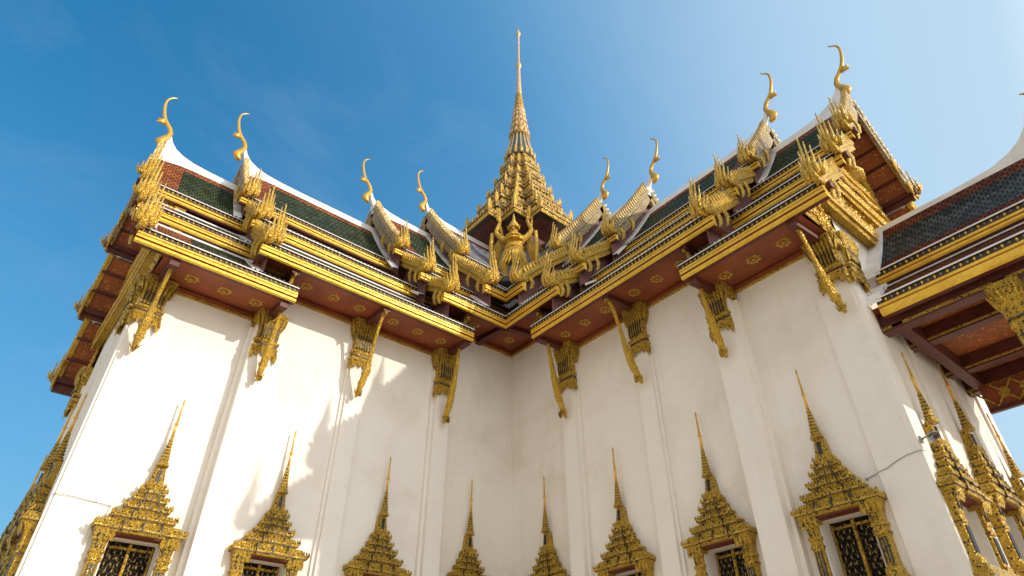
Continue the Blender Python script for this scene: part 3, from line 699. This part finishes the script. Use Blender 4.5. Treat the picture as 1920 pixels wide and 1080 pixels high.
# eave soffits with beams and rosettes
def build_soffits():
    spans = [(-12.02, -8.80, 10.0, 9.80, [-11.75, -8.98], TIERS[0]), (-9.94, -2.97, 11.06, 10.95, [-8.9, -6.03, -3.06], TIERS[1]), (-4.10, None, 12.27, 12.06, [-3.06, -1.6], TIERS[2])]
    for (a0, a1, zw, ze, beams, t) in spans:
        for sg in (-1, 1):
            m = MB()
            s0, s1 = W+.0, 4.80
            e0, e1 = (a1, a1) if a1 is not None else (0.0, W-4.80)
            m.face([(X(a0), sg*s0, zw), (X(e0), sg*s0, zw), (X(e1), sg*s1, ze), (X(a0), sg*s1, ze)], 'lacquer')
            if a1 is not None: m.face([(X(a1), sg*s0, zw), (X(a1), sg*s1, ze), (X(a1), sg*s1, ze+.3), (X(a1), sg*s0, zw+1.3)], 'beam')
            sl = (ze-zw)/(s1-s0)
            sf = m.build('eave_soffit', hall)
            # gilt moulding along the wall head
            m = MB(); q = lambda u, v: (min(sg*u, sg*v), max(sg*u, sg*v))
            m.box(X(a0), X(e0), *q(W+.003, W+.10), zw-.16, zw-.06, 'lacquer')
            m.box(X(a0), X(e0), *q(W+.003, W+.07), zw-.22, zw-.16, 'goldwin')
            m.build('wall_moulding', sf)
            for b in beams:
                m = MB(); rows = []
                for yy in (W, 4.78):
                    zz = zw+sl*(yy-s0)
                    rows.append([(-.11, sg*yy, zz-.18), (.11, sg*yy, zz-.18), (.11, sg*yy, zz-.004), (-.11, sg*yy, zz-.004)])
                m.grid(rows, 'beam', True); m.build('soffit_beam', sf, (X(b), 0, 0))
            # rosettes
            if a1 is None: cs = [-2.33, -.78]
            else:
                bb = sorted(beams); cs = []
                if bb[0]-a0 > .7: bb = [a0]+bb
                for p, q in zip(bb, bb[1:]): cs += [p+(q-p)*f for f in (.2, .5, .8)]
            for c in cs:
                if a1 is None and c == -.78 and sg > 0: continue
                r = MB(); s = W+.78; zc = zw+(ze-zw)*(.78/1.48)-.012
                n = 40; pts = []
                for j in range(n):
                    th = 2*pi*j/n; rr = .175*(1+.13*cos(8*th)); pts.append((rr*cos(th), rr*sin(th), 0))
                r.plate(pts, (0, 0, .014), 'goldwin')
                pts2 = [(.5*x, .5*y, -.012) for x, y, z in pts]; r.plate(pts2, (0, 0, .014), 'lacquer'); r.plate([(.6*x, .6*y, -.02) for x, y, z in pts2], (0, 0, .014), 'goldwin')
                r.build('rosette', sf, (X(c), sg*s, zc))
            rot90(sf)
build_soffits()
# crossing beams that frame the corner soffit panel
m = MB()
m.box(X(-1.6)-.11, X(-1.6)+.11, -W-1.5, -W, 12.0, 12.1, 'beam')
m.build('corner_beam', hall)

# gable pediment under the outer rake
def build_pediment():
    m = MB(); xa = X(-12.0); zr = 17.4
    # carved upper triangle
    tri = [(0, zr-.7)] + [(s, zr+q-.35) for s, q in SEC3[0]] 
    poly = [(xa-.06, s, z) for s, z in tri]+[(xa-.06, -s, z) for s, z in reversed(tri[1:])]
    m.face(poly, 'gold')
    pp = [(-3.3, 11.0), (3.3, 11.0), (3.3, 11.75), (1.95, 12.95), (1.85, 13.6), (-1.85, 13.6), (-1.95, 12.95), (-3.3, 11.75)]; m.plate([(xa+.1, y, z) for y, z in pp], (.32, 0, 0), 'gold')
    poly2 = [(xa-.05, s, zr+q-.5) for s, q in SEC3[1]]
    for sg in (-1, 1):
        m.face([(xa-.065, sg*1.7, 13.2), (xa-.065, sg*1.95, 13.0), (xa-.065, sg*3.3, 11.85), (xa-.065, sg*3.3, 11.0), (xa-.065, sg*1.7, 11.0)], 'gold')
        m.face([(xa-.052, sg*3.2, 11.55), (xa-.052, sg*4.75, 10.1), (xa-.052, sg*4.75, 9.95), (xa-.052, sg*3.2, 9.95)], 'gold')
    # cornices
    def corn(z, hw, d=.22):
        for (dz0, dz1, dd, key) in ((0, .10, d, 'gold'), (.10, .16, d+.06, 'goldfin'), (.16, .26, d-.04, 'gold'), (.26, .34, d+.03, 'goldfin')):
            m.box(xa-dd, xa-.05, -hw, hw, z+dz0, z+dz1, key)
        n = int(hw*2/.13)
        for j in range(n):
            y = -hw+2*hw*(j+.5)/n
            m.leaf((xa-d-.02, y, z+.34), (-.1, 0, 1), (0, 1, 0), .2, .13, 'goldfin', (-1, 0, 0), .04)
            m.leaf((xa-d+.02, y, z+.02), (-.1, 0, -1), (0, 1, 0), .17, .12, 'gold', (-1, 0, 0), .04)
    corn(10.95, 3.36, .26); corn(12.45, 2.3); corn(13.5, 1.5)
    # carved scrolls: many small leaves
    for j in range(620):
        z = random.uniform(11.35, 16.0)
        hwz = 3.1 if z < 11.9 else (2.2 if z < 12.9 else max(.05, (16.3-z)*.55))
        y = random.uniform(-hwz, hwz)
        an = random.uniform(-2.4, 2.4)
        m.leaf((xa-.07, y, z), (-.12, sin(an), cos(an)), (0, cos(an), -sin(an)), random.uniform(.14, .3), random.uniform(.08, .15), 'goldfin' if j % 3 else 'gold', (-1, 0, 0), .07)
    for j in range(160):
        y = random.uniform(3.2, 4.6); z = random.uniform(10.0, 11.4-(y-3.2)*.86)
        if z > 11.3-(y-3.2)*.95: continue
        an = random.uniform(-2.4, 2.4)
        m.leaf((xa-.065, y*(1 if j % 2 else -1), z), (-.12, sin(an), cos(an)), (0, cos(an), -sin(an)), random.uniform(.14, .26), .1, 'goldfin', (-1, 0, 0), .06)
    # central seated figure under a tall crown
    m.lathe([(.0, 13.95), (.36, 14.0), (.40, 14.12), (.28, 14.3), (.19, 14.5), (.24, 14.75), (.10, 14.92), (.12, 15.05), (.13, 15.18), (.15, 15.24), (.09, 15.34), (.05, 15.6), (.0, 15.95)], 'goldfin', 12, (xa-.2, 0, 0))
    for sg in (-1, 1):
        m.sweep([(xa-.22, sg*.2, 14.78), (xa-.3, sg*.42, 14.55), (xa-.36, sg*.25, 14.35)], [.07, .06, .05], 'goldfin', 7)
        m.sweep([(xa-.2, sg*.15, 14.1), (xa-.42, sg*.42, 14.16), (xa-.5, sg*.12, 14.08)], [.12, .12, .07], 'goldfin', 7)
        # curved naga arch round the figure
        m.sweep([(xa-.16, sg*1.45, 14.15), (xa-.2, sg*1.2, 14.5), (xa-.2, sg*.95, 15.0), (xa-.2, sg*.5, 15.75), (xa-.18, sg*.12, 16.3)], [.14, .11, .09, .08, .06], 'goldfin', 7)
        m.sweep([(xa-.16, sg*2.3, 13.05), (xa-.2, sg*1.7, 13.1), (xa-.2, sg*1.2, 13.45), (xa-.18, sg*.6, 13.3), (xa-.18, 0, 13.55)], [.12, .12, .1, .09, .08], 'goldfin', 7)
    return m.build('pediment', hall)
ped = build_pediment()

# ---- turn everything of the left roof onto the right wing
for o in tier_objs + [ped]: rot90(o)

# ------------------------------------------------------------------ spire over the crossing
def plan(a, b, c, z):
    """redented square: three corners per corner"""
    q = [(a, c), (b, c), (b, b), (c, b), (c, a)]
    pts = []
    for k in range(4):
        for x, y in q:
            for _ in range(k): x, y = -y, x
            pts.append((x, y, z))
    return pts
def PL(s, z): return plan(3.28*s, 2.48*s, 1.55*s, z)
def build_spire():
    # body with concave lower skirt
    m = MB()
    m.grid([plan(3.3, 2.75, 2.0, 15.4), plan(2.6, 2.15, 1.5, 17.4), plan(2.1, 1.68, 1.15, 18.6), plan(1.85, 1.42, .98, 19.6), plan(1.85, 1.42, .98, 20.25)], 'mosaic_and_sheen', True)
    m.grid([plan(1.9, 1.5, 1.02, 19.75), plan(2.0, 1.6, 1.1, 19.9)], 'spire', True)
    m.grid([plan(2.0, 1.6, 1.1, 19.92), plan(2.12, 1.7, 1.15, 20.2), plan(2.5, 1.95, 1.25, 20.45), plan(3.0, 2.25, 1.36, 20.66)], 'beam', True)
    for (sx, sy) in ((-1, -1), (1, -1), (-1, 1)):
        for f in ((1.35, 2.3), (2.3, 1.35)):
            m.sweep([(sx*f[0]*.86, sy*f[1]*.86, 19.5), (sx*f[0]*1.02, sy*f[1]*1.02, 20.1), (sx*f[0]*1.2, sy*f[1]*1.2, 20.65)], [.05, .08, .05], 'goldfin', 6)
    sp = m.build('spire', hall)
    zs = [(1.0, 20.75), (.80, 21.95), (.645, 23.15), (.515, 24.35), (.405, 25.5), (.32, 26.65)]
    for i, (s, z) in enumerate(zs):
        m = MB(); s2 = zs[i+1][0] if i < 5 else .25; z2 = zs[i+1][1] if i < 5 else 27.9
        H = z2-z
        m.grid([PL(s*.86, z-.12), PL(s*.985, z-.03), PL(s*.99, z-.02)], 'bead', True)  # dark colour painted in for the shade under each cornice
        m.grid([PL(s*.995, z-.02), PL(s*1.02, z+.06), PL(s*1.03, z+.2), PL(s*.99, z+.26), PL(s*.98, z+.34)], 'goldfin' if i == 0 else 'spire', True)
        m.grid([PL(s*.985, z+.10), PL(s*1.036, z+.105), PL(s*1.036, z+.145), PL(s*.985, z+.15)], 'bead', True)
        m.grid([PL(s*.98, z+.34), PL(s*.62+s2*.36, z+.34+.10*H), PL(s*.40+s2*.58, z+.34+.22*H), PL(s2*1.02, z2-.34*H), PL(s2*.93, z2+.01)], 'spire', True)
        # antefixes: large on the corners, small between
        pts = PL(s*1.0, z+.28); n = len(pts)
        for j in range(n):
            p, q = Vector(pts[j]), Vector(pts[(j+1) % n]); o = Vector((p.x, p.y, 0)).normalized()
            if j % 5 in (0, 2, 4):
                hgt = .85*(s**.5)*(1.0 if j % 5 != 2 else 1.1)
                m.leaf(p-o*.05, (o.x*.05, o.y*.05, 1), (-o.y, o.x, 0), hgt*random.uniform(.9, 1.1), .30*s**.5, 'goldfin', o, .10)
                m.leaf(p-o*.02, (o.x*.1, o.y*.1, 1), (o.x, o.y, 0), hgt*.8, .2*s**.5, 'goldfin', None, .08)
            k = max(1, int((q-p).length/.22))
            for h in range(1, k):
                r = p.lerp(q, h/k); nn = Vector((q.y-p.y, -(q.x-p.x), 0)).normalized()
                m.leaf(r, (nn.x*.1, nn.y*.1, 1), (q-p), .26*random.uniform(.8, 1.2), .17, 'spire' if h % 2 else 'goldfin', nn, .05)
        # little niches on the tier wall
        pts = PL(s*.45+s2*.55, z+.36)
        for j in range(n):
            p, q = Vector(pts[j]), Vector(pts[(j+1) % n])
            if (q-p).length > .5:
                k = max(1, int((q-p).length/.5))
                for h in range(k):
                    r = p.lerp(q, (h+.5)/k); nn = Vector((q.y-p.y, -(q.x-p.x), 0)).normalized()
                    m.leaf(r, (nn.x*-.25, nn.y*-.25, 1), (q-p), H*.62, .34, 'goldfin', nn, .10)
                    m.leaf(r+nn*.07, (nn.x*-.25, nn.y*-.25, 1), (q-p), H*.34, .15, 'glass', nn, .05)
        m.build('spire_tier', sp)
    # bell with green inlaid facets and gilt ribs
    m = MB()
    bell = [(.86, 27.9), (.84, 28.1), (.74, 28.6), (.62, 29.2), (.53, 29.8), (.50, 30.05)]
    sq = lambda r, z: [(r*1.0*cos(2*pi*j/16+.196), r*sin(2*pi*j/16+.196), z) for j in range(16)]
    m.grid([sq(r, z) for r, z in bell], 'greeninlay', True)
    for j in range(16):
        th = 2*pi*j/16+.196
        m.sweep([(r*1.02*cos(th), r*1.02*sin(th), z) for r, z in bell], [.07, .065, .055, .05, .045, .04], 'needle', 6)
        m.leaf((.88*cos(th), .88*sin(th), 27.95), (cos(th)*.15, sin(th)*.15, 1), (-sin(th), cos(th), 0), .5, .22, 'goldfin', (cos(th), sin(th), 0), .06)
    m.build('bell', sp)
    # stacked lotus courses
    m = MB(); z = 30.0; r = .60; prof = []
    while z < 34.3:
        h = .62 if z < 31.8 else .42
        rr = .60+(.20-.60)*((z-30.0)/4.3)**.8
        prof += [(rr*.86, z), (rr*1.06, z+.10*h), (rr*1.08, z+.22*h), (rr*.92, z+.32*h), (rr*.86, z+.9*h)]
        for j in range(12):
            th = 2*pi*j/12
            if z < 32.6: m.leaf((rr*1.05*cos(th), rr*1.05*sin(th), z+.15*h), (-.1*cos(th), -.1*sin(th), 1), (-sin(th), cos(th), 0), h*.9, .22, 'needle', (cos(th), sin(th), 0), .05)
        z += h
    m.lathe(prof, 'spire', 20); m.build('lotus_stack', sp)
    m = MB()
    m.lathe([(.20, 34.2), (.17, 34.6), (.125, 36.0), (.10, 37.2), (.17, 37.35), (.19, 37.5), (.15, 37.7), (.09, 37.8), (.075, 39.5), (.06, 41.1), (.14, 41.2), (.17, 41.4), (.10, 41.6), (.03, 41.9), (.0, 42.25)], 'needle', 14)
    m.build('needle', sp)
    return sp
build_spire()

# ------------------------------------------------------------------ guardian statue at the foot of the spire
def skin_figure(name, nodes, edges, key, parent=None):
    me = bpy.data.meshes.new(name); me.from_pydata([n[0] for n in nodes], edges, []); me.materials.append(M[key])
    o = bpy.data.objects.new(name, me); col.objects.link(o); o.parent = parent
    md = o.modifiers.new('skin', 'SKIN'); md.use_smooth_shade = True
    for v, n in zip(me.skin_vertices[0].data, nodes):
        r = n[1]; v.radius = r if isinstance(r, tuple) else (r, r)
    me.skin_vertices[0].data[0].use_root = True
    ss = o.modifiers.new('sub', 'SUBSURF'); ss.levels = 2; ss.render_levels = 2
    return o
def build_statue():
    root = empty('guardian_statue', (.62, .62, 16.2), -pi/4)     # faces -y in its own frame -> towards the court
    tag(root, 'gilded guardian statue with raised arms and crown standing below the spire', 'statue')
    nd = [((0, 0, 1.35), (.34, .30)), ((0, -.05, 1.62), (.36, .34)), ((0, -.02, 2.02), (.30, .25)), ((0, 0, 2.38), (.44, .28)), ((0, 0, 2.62), (.20, .17)), ((0, -.04, 2.85), (.21, .22)), ((0, -.05, 3.02), (.19, .19)),
          ((-.52, 0, 2.48), .15), ((-.82, -.08, 2.86), .115), ((-.66, -.12, 3.30), .085), ((-.64, -.12, 3.48), .06),
          ((.52, 0, 2.48), .15), ((.82, -.08, 2.86), .115), ((.66, -.12, 3.30), .085), ((.64, -.12, 3.48), .06),
          ((-.30, -.10, 1.20), .27), ((-.46, -.34, .78), .22), ((-.34, -.12, .34), .15), ((-.34, -.16, .10), .12), ((-.38, -.38, .06), .10),
          ((.30, -.10, 1.20), .27), ((.46, -.34, .78), .22), ((.34, -.12, .34), .15), ((.34, -.16, .10), .12), ((.38, -.38, .06), .10)]
    ed = [(0, 1), (1, 2), (2, 3), (3, 4), (4, 5), (5, 6), (3, 7), (7, 8), (8, 9), (9, 10), (3, 11), (11, 12), (12, 13), (13, 14), (0, 15), (15, 16), (16, 17), (17, 18), (18, 19), (0, 20), (20, 21), (21, 22), (22, 23), (23, 24)]
    skin_figure('body', nd, ed, 'gold', root)
    m = MB()
    m.lathe([(.0, 3.05), (.26, 3.06), (.28, 3.12), (.22, 3.16), (.24, 3.22), (.19, 3.27), (.2, 3.33), (.15, 3.38), (.15, 3.43), (.1, 3.48), (.07, 3.65), (.04, 3.85), (0, 4.05)], 'goldfin', 14, (0, -.04, 0))
    for sg in (-1, 1): m.leaf((sg*.22, -.06, 2.95), (sg*.3, 0, 1), (0, 1, 0), .34, .16, 'goldfin', None, .04)
    # beak
    m.sweep([(0, -.22, 2.88), (0, -.34, 2.86), (0, -.37, 2.78)], [.07, .05, .015], 'goldfin', 7)
    m.build('crown', root)
    m = MB()
    m.lathe([(.46, 2.24), (.50, 2.30), (.36, 2.36)], 'goldfin', 18); m.lathe([(.40, 1.78), (.44, 1.84), (.43, 1.92), (.36, 1.98)], 'goldfin', 18)
    m.lathe([(.37, 2.50), (.40, 2.56), (.26, 2.62)], 'goldfin', 18)
    for j in range(11):
        an = -1.3+2.6*j/10
        m.leaf((.36*sin(an), -.36*cos(an), 1.80), (sin(an)*.35, -cos(an)*.35, -1), (cos(an), sin(an), 0), .75, .26, 'goldfin', (sin(an), -cos(an), 0), .07)
    for j in range(7):
        an = -.5+j/6
        m.leaf((.3*sin(an), -.42, 1.55), (sin(an)*.9, -.15, -1), (1, 0, 0), .95, .22, 'gold', (0, -1, 0), .07)
    m.build('garment', root)
    for sg in (-1, 1):
        w = MB()
        for j in range(6):
            w.leaf((sg*(.62+.07*j), .16, 2.75-.14*j), (sg*.10, .05, -1), (1, 0, 0), 1.9-.15*j, .22, 'gold', (0, -1, 0), .05)
        w.sweep([(sg*.98, -.02, 2.85), (sg*1.02, .0, 2.2), (sg*.98, .02, 1.4), (sg*1.0, 0, .9)], [.09, .10, .09, .06], 'goldfin', 7)
        w.build('wing', root)
        s = MB()
        s.sweep([(sg*.62, -.12, 3.35), (sg*.66, -.1, 3.7), (sg*.70, .0, 4.15), (sg*.70, .2, 4.6)], [.08, .075, .07, .07], 'goldfin', 8)
        for j in range(4): s.leaf((sg*.66, -.14, 3.45+.2*j), (sg*.4, -.4, .6), (1, 0, 0), .26, .12, 'goldfin', None, .03)
        s.build('held_serpent', root)
    m = MB(); m.grid([[(-.8, -.6, -.3), (.8, -.6, -.3), (.9, .5, -.3), (-.9, .5, -.3)], [(-.75, -.55, .0), (.75, -.55, .0), (.8, .45, .0), (-.8, .45, .0)]], 'bead', True)
    m.box(-.7, .7, -.52, .4, .0, .05, 'goldfin'); m.build('base', root)
build_statue()

# ------------------------------------------------------------------ porch against the right gable
def build_porch():
    root = empty('porch', (W, -12.0, GZ))
    tag(root, 'lower porch with grey tiled roof on square gilded columns at the right gable', 'porch')
    def fz(z): return z-GZ
    zr = 11.85; y0, y1 = -.27, -4.75       # local y (root at gable wall)
    lay1 = [(0, 0), (.7, -.95), (1.4, -1.80), (2.05, -2.52)]
    lay2 = [(1.88, -2.88), (2.35, -3.26), (2.87, -3.68)]
    m = MB(); und = MB()
    for k, lay in enumerate((lay1, lay2)):
        acc = [0]
        for (s0, d0), (s1, d1) in zip(lay, lay[1:]): acc.append(acc[-1]+sqrt((s1-s0)**2+(d1-d0)**2))
        for sg in (-1, 1):
            def at(d):
                for i in range(len(acc)-1):
                    if d <= acc[i+1]+1e-6:
                        f = (d-acc[i])/(acc[i+1]-acc[i]); return lay[i][0]+(lay[i+1][0]-lay[i][0])*f, lay[i][1]+(lay[i+1][1]-lay[i][1])*f
                return lay[-1]
            bs = [0, .85, 1.45, 2.0, 2.72, acc[-1]] if k == 0 else acc
            for i, (d0, d1) in enumerate(zip(bs, bs[1:])):
                (s0, q0), (s1, q1) = at(d0), at(d1)
                def quad(a, b, key): m.face([(sg*s0, a, fz(zr+q0)), (sg*s0, b, fz(zr+q0)), (sg*s1, b, fz(zr+q1)), (sg*s1, a, fz(zr+q1))], key, [(a, -d0), (b, -d0), (b, -d1), (a, -d1)])
                if k == 1: quad(y0, y1, 'brown')
                elif i in (0, 4): quad(y0, y1, 'brown')
                else: quad(y0, y1+1.0, 'slate'); quad(y1+1.0, y1, 'brown')
                und.face([(sg*(s0-.06), y0, fz(zr+q0-.1)), (sg*(s0-.06), y1, fz(zr+q0-.1)), (sg*(s1-.06), y1, fz(zr+q1-.1)), (sg*(s1-.06), y0, fz(zr+q1-.1))], 'lacquer')
            if k == 1:
                (s0, q0), (s1, q1) = at(0), at(.3)
                m.face([(sg*s0, y0, fz(zr+q0+.03)), (sg*s0, y1, fz(zr+q0+.03)), (sg*s1, y1, fz(zr+q1+.03)), (sg*s1, y0, fz(zr+q1+.03))], 'trim')
            # white strip where the roof meets the gable wall
            for (s0, q0), (s1, q1) in zip(lay, lay[1:]):
                for (dz0, dz1) in ((.12, -.1),):
                    rows = [[(sg*s0, y0+.28, fz(zr+q0+dz0)), (sg*s0, y0-.10, fz(zr+q0+dz0)), (sg*s0, y0-.10, fz(zr+q0+dz1)), (sg*s0, y0+.28, fz(zr+q0+dz1))], [(sg*(s1+.05), y0+.28, fz(zr+q1+dz0)), (sg*(s1+.05), y0-.10, fz(zr+q1+dz0)), (sg*(s1+.05), y0-.10, fz(zr+q1+dz1)), (sg*(s1+.05), y0+.28, fz(zr+q1+dz1))]]
                    m.grid(rows, 'trim', True)
    rf = m.build('roof', root); und.build('roof_underside', rf)
    for k, lay in enumerate((lay1, lay2)):
        s, q = lay[-1]; zt = fz(zr+q)
        prof = [(.02, .03), (.06, 0), (.06, -.035), (.01, -.04), (.01, -.155), (.03, -.165), (.03, -.22), (-.0, -.228), (-.0, -.25), (.015, -.258), (.015, -.31 if k == 0 else -.40), (-.05, -.33 if k == 0 else -.43), (-.2, -.33 if k == 0 else -.43), (-.2, 0)]
        keys = ['trim', 'trim', 'bead', 'bead', 'bead', 'goldsmooth', 'goldsmooth', 'lacquer', 'goldsmooth', 'goldsmooth', 'goldsmooth', 'beam', 'beam', 'beam']
        for sg in (-1, 1):
            e = MB(); n = len(prof)
            for i in range(n):
                (a, h0), (b, h1) = prof[i], prof[(i+1) % n]
                e.face([(sg*(s+a), y0+.03, zt+h0), (sg*(s+a), y1, zt+h0), (sg*(s+b), y1, zt+h1), (sg*(s+b), y0+.03, zt+h1)], keys[i])
            for yy in (y0+.03, y1): e.face([(sg*(s+a), yy, zt+h) for a, h in prof], 'goldsmooth')
            for j in range(int((y0-y1)/.13)):
                y = y0-.05-.13*j
                e.leaf((sg*(s+.02), y, zt-.05), (sg*.1, 0, -1), (0, 1, 0), .10, .055, 'goldsmooth' if j % 2 else 'cream', (sg, 0, 0), .03)
            e.build('eave_board', rf)
    r = MB()
    top = [(y0, .10), (-2.2, .08), (-3.2, .12), (-3.7, .28), (-4.03, .50), (-4.27, .80), (-4.40, 1.1)]
    rows = [[(-.12, y, fz(zr-.20)), (-.09, y, fz(zr+z-.07)), (.09, y, fz(zr+z-.07)), (.12, y, fz(zr-.20))] for y, z in top]
    r.grid(rows, 'trim', True); r.build('ridge_cap', rf)
    c = MB(); pts = [(.10, -.20), (-.02, -.12), (-.10, .02), (-.02, .18), (.04, .36), (.03, .56), (-.07, .74), (-.20, .88), (-.30, 1.04), (-.35, 1.22), (-.41, 1.45), (-.45, 1.68), (-.455, 1.90), (-.41, 2.08), (-.32, 2.20), (-.22, 2.28)]
    rad = [.07, .17, .21, .18, .145, .125, .115, .115, .11, .10, .088, .078, .068, .058, .048, .02]
    c.sweep([(0, -4.42+a*.7, fz(zr+.38+z*.6)) for a, z in pts], [x*.65 for x in rad], 'goldfin', 8, True, .8, (1, 0, 0))
    c.build('ridge_finial', rf)
    for sg in (-1, 1):
        b = MB(); L0 = lay1
        rows = []
        for s, q in lay1+[(2.5, -2.9), (2.98, -3.3)]:
            rows.append([(sg*s, y1-.07, fz(zr+q+.2)), (sg*s, y1+.06, fz(zr+q+.2)), (sg*s, y1+.06, fz(zr+q-.25)), (sg*s, y1-.05, fz(zr+q-.25))])
        b.grid(rows, 'gold', True); b.build('bargeboard', rf)
    # ceiling, beams, lattice frieze
    cl = MB()
    zc = fz(8.02)
    cl.face([(-2.8, .0, zc), (2.8, .0, zc), (2.8, y1+.1, zc), (-2.8, y1+.1, zc)], 'lacquer2')
    for sg in (-1, 1):
        cl.box(sg*2.34-.14, sg*2.34+.14, y1+.2, -.02, fz(7.55), fz(7.98), 'beam'); cl.box(sg*2.34-.16, sg*2.34+.16, y1+.2, -.02, fz(7.60), fz(7.66), 'goldwin')
        cl.box(sg*1.05-.13, sg*1.05+.13, y1+.2, -.02, fz(7.62), fz(8.0), 'beam'); cl.box(sg*1.05-.15, sg*1.05+.15, y1+.2, -.02, fz(7.66), fz(7.71), 'goldwin')
    for y in (-2.4, -.35, -4.45): cl.box(-2.5, 2.5, y-.12, y+.12, fz(7.58), fz(7.99), 'beam')
    cl.build('ceiling', root)
    fr = MB()
    fr.box(2.16, 2.2, y1+.2, -.3, fz(7.0), fz(7.62), 'lacquer')
    for j in range(9):
        y = -.55-.48*j
        for sgn in (-1, 1):
            fr.sweep([(2.15, y, fz(7.02)), (2.15, y+sgn*.48, fz(7.6))], [.03, .03], 'goldwin', 4, False)
        for zc_ in (7.31,):
            n = 10; fr.plate([(2.145, y-.24+.12*cos(2*pi*i/n)*(1+.25*cos(4*2*pi*i/n)), fz(zc_)+.14*sin(2*pi*i/n)) for i in range(n)], (.03, 0, 0), 'goldwin')
    fr.box(2.12, 2.24, y1+.2, -.3, fz(6.9), fz(7.0), 'beam')
    fr.build('frieze', root)
    # columns
    def column(px, py):
        k = MB()
        def sq(h, z):
            h = h*.76 if z > 0 else h
            c_ = h*.72; return [(px-h, py-c_, fz(z)), (px-c_, py-h, fz(z)), (px+c_, py-h, fz(z)), (px+h, py-c_, fz(z)), (px+h, py+c_, fz(z)), (px+c_, py+h, fz(z)), (px-c_, py+h, fz(z)), (px-h, py+c_, fz(z))]
        k.grid([sq(.36, GZ), sq(.36, -.9), sq(.30, -.8), sq(.25, 5.5), sq(.25, 6.55), sq(.30, 6.6), sq(.30, 6.68), sq(.25, 6.72), sq(.25, 6.80), sq(.30, 6.84), sq(.30, 6.90), sq(.26, 6.94), sq(.29, 7.2), sq(.36, 7.42), sq(.40, 7.55)], 'goldwin', True)
        k.grid([sq(.285, 6.745), sq(.285, 6.775)], 'bead', True)
        for j in range(20):
            th = 2*pi*j/20; o = Vector((cos(th), sin(th), 0))
            k.leaf((px+.205*o.x, py+.205*o.y, fz(6.95)), (o.x*.34, o.y*.34, 1), (-o.y, o.x, 0), .60, .10, 'goldwin' if j % 3 else 'gold', o, .04)
            k.leaf((px+.20*o.x, py+.20*o.y, fz(6.56)), (0, 0, -1), (-o.y, o.x, 0), .3, .1, 'goldwin', o, .03)
        for dx in (-.09, 0, .09):
            for f in (-1, 1):
                k.box(px+dx-.02, px+dx+.02, py+f*.19-.02, py+f*.19+.02, fz(0), fz(6.5), 'bead'); k.box(px+f*.19-.02, px+f*.19+.02, py+dx-.02, py+dx+.02, fz(0), fz(6.5), 'bead')
        return k.build('column', root)
    for px in (-2.34, 2.34):
        for py in (-2.4, -4.45): column(px, py)
    b = MB(); b.sweep([(-2.34, -2.62, fz(6.7)), (-2.34, -3.0, fz(7.0)), (-2.34, -3.2, fz(7.4)), (-2.34, -3.25, fz(7.55))], [.05, .1, .09, .04], 'goldwin', 7)
    for j in range(6): b.leaf((-2.34, -2.65-.1*j, fz(6.75+.13*j)), (0, -.8, .8), (1, 0, 0), .3, .14, 'goldwin', None, .04)
    b.build('bracket', root)
    b = MB(); b.box(-3.0, 3.0, -4.9, -.1, .004, fz(-1.2), 'plaster'); b.build('plinth', root)
    return root
build_porch()

# ------------------------------------------------------------------ small fittings on the walls
def build_cctv():
    root = empty('security_camera', (.17, -12.06, 4.86))
    tag(root, 'small grey security camera fixed to the right corner of the hall', 'camera')
    m = MB(); m.box(-.05, .05, -.04, .0, -.06, .06, 'steel'); m.sweep([(0, -.03, 0), (-.05, -.16, .02), (-.1, -.22, .0)], [.018, .018, .018], 'steel', 6); m.build('mount', root)
    m = MB(); m.sweep([(.05, -.16, -.05), (-.22, -.34, -.10)], [.06, .06], 'steel', 10, True); m.sweep([(-.2, -.33, -.098), (-.25, -.36, -.106)], [.05, .045], 'bead', 10)
    m.grid([[(.10, -.20, .02), (.02, -.06, .02), (-.30, -.30, -.035), (-.22, -.44, -.035)], [(.10, -.20, .035), (.02, -.06, .035), (-.30, -.30, -.02), (-.22, -.44, -.02)]], 'steel', True); m.build('body', root)
build_cctv()
m = MB()
m.sweep([(-.025, -10.95, 4.38), (-.025, -11.15, 4.42), (-.07, -11.22, 4.43), (-.07, -11.38, 4.45), (-.07, -11.6, 4.53), (-.07, -11.8, 4.58), (-.08, -12.02, 4.59), (-.03, -12.09, 4.60), (.12, -12.09, 4.62)], .007, 'cable', 6)
m.sweep([(-.025, -10.95, 4.38), (-.025, -10.93, 4.37)], .03, 'cable', 6)
o = m.build('wall_cable'); tag(o, 'thin grey cable running to the right corner below the security camera', 'cable', 'cables stapled to the white walls')
m = MB()
m.sweep([(-12.03, .1, 4.44), (-12.03, -.02, 4.45), (-11.98, -.09, 4.45), (-11.7, -.085, 4.455), (-11.55, -.085, 4.44), (-11.3, -.075, 4.43), (-10.98, -.025, 4.42), (-10.95, -.02, 4.42)], .007, 'cable', 6)
m.sweep([(-10.97, -.02, 4.42), (-11.03, -.02, 3.95)], .004, 'cable', 5)
o = m.build('wall_cable'); tag(o, 'thin grey cable across the sunlit left corner beside the first window', 'cable', 'cables stapled to the white walls')
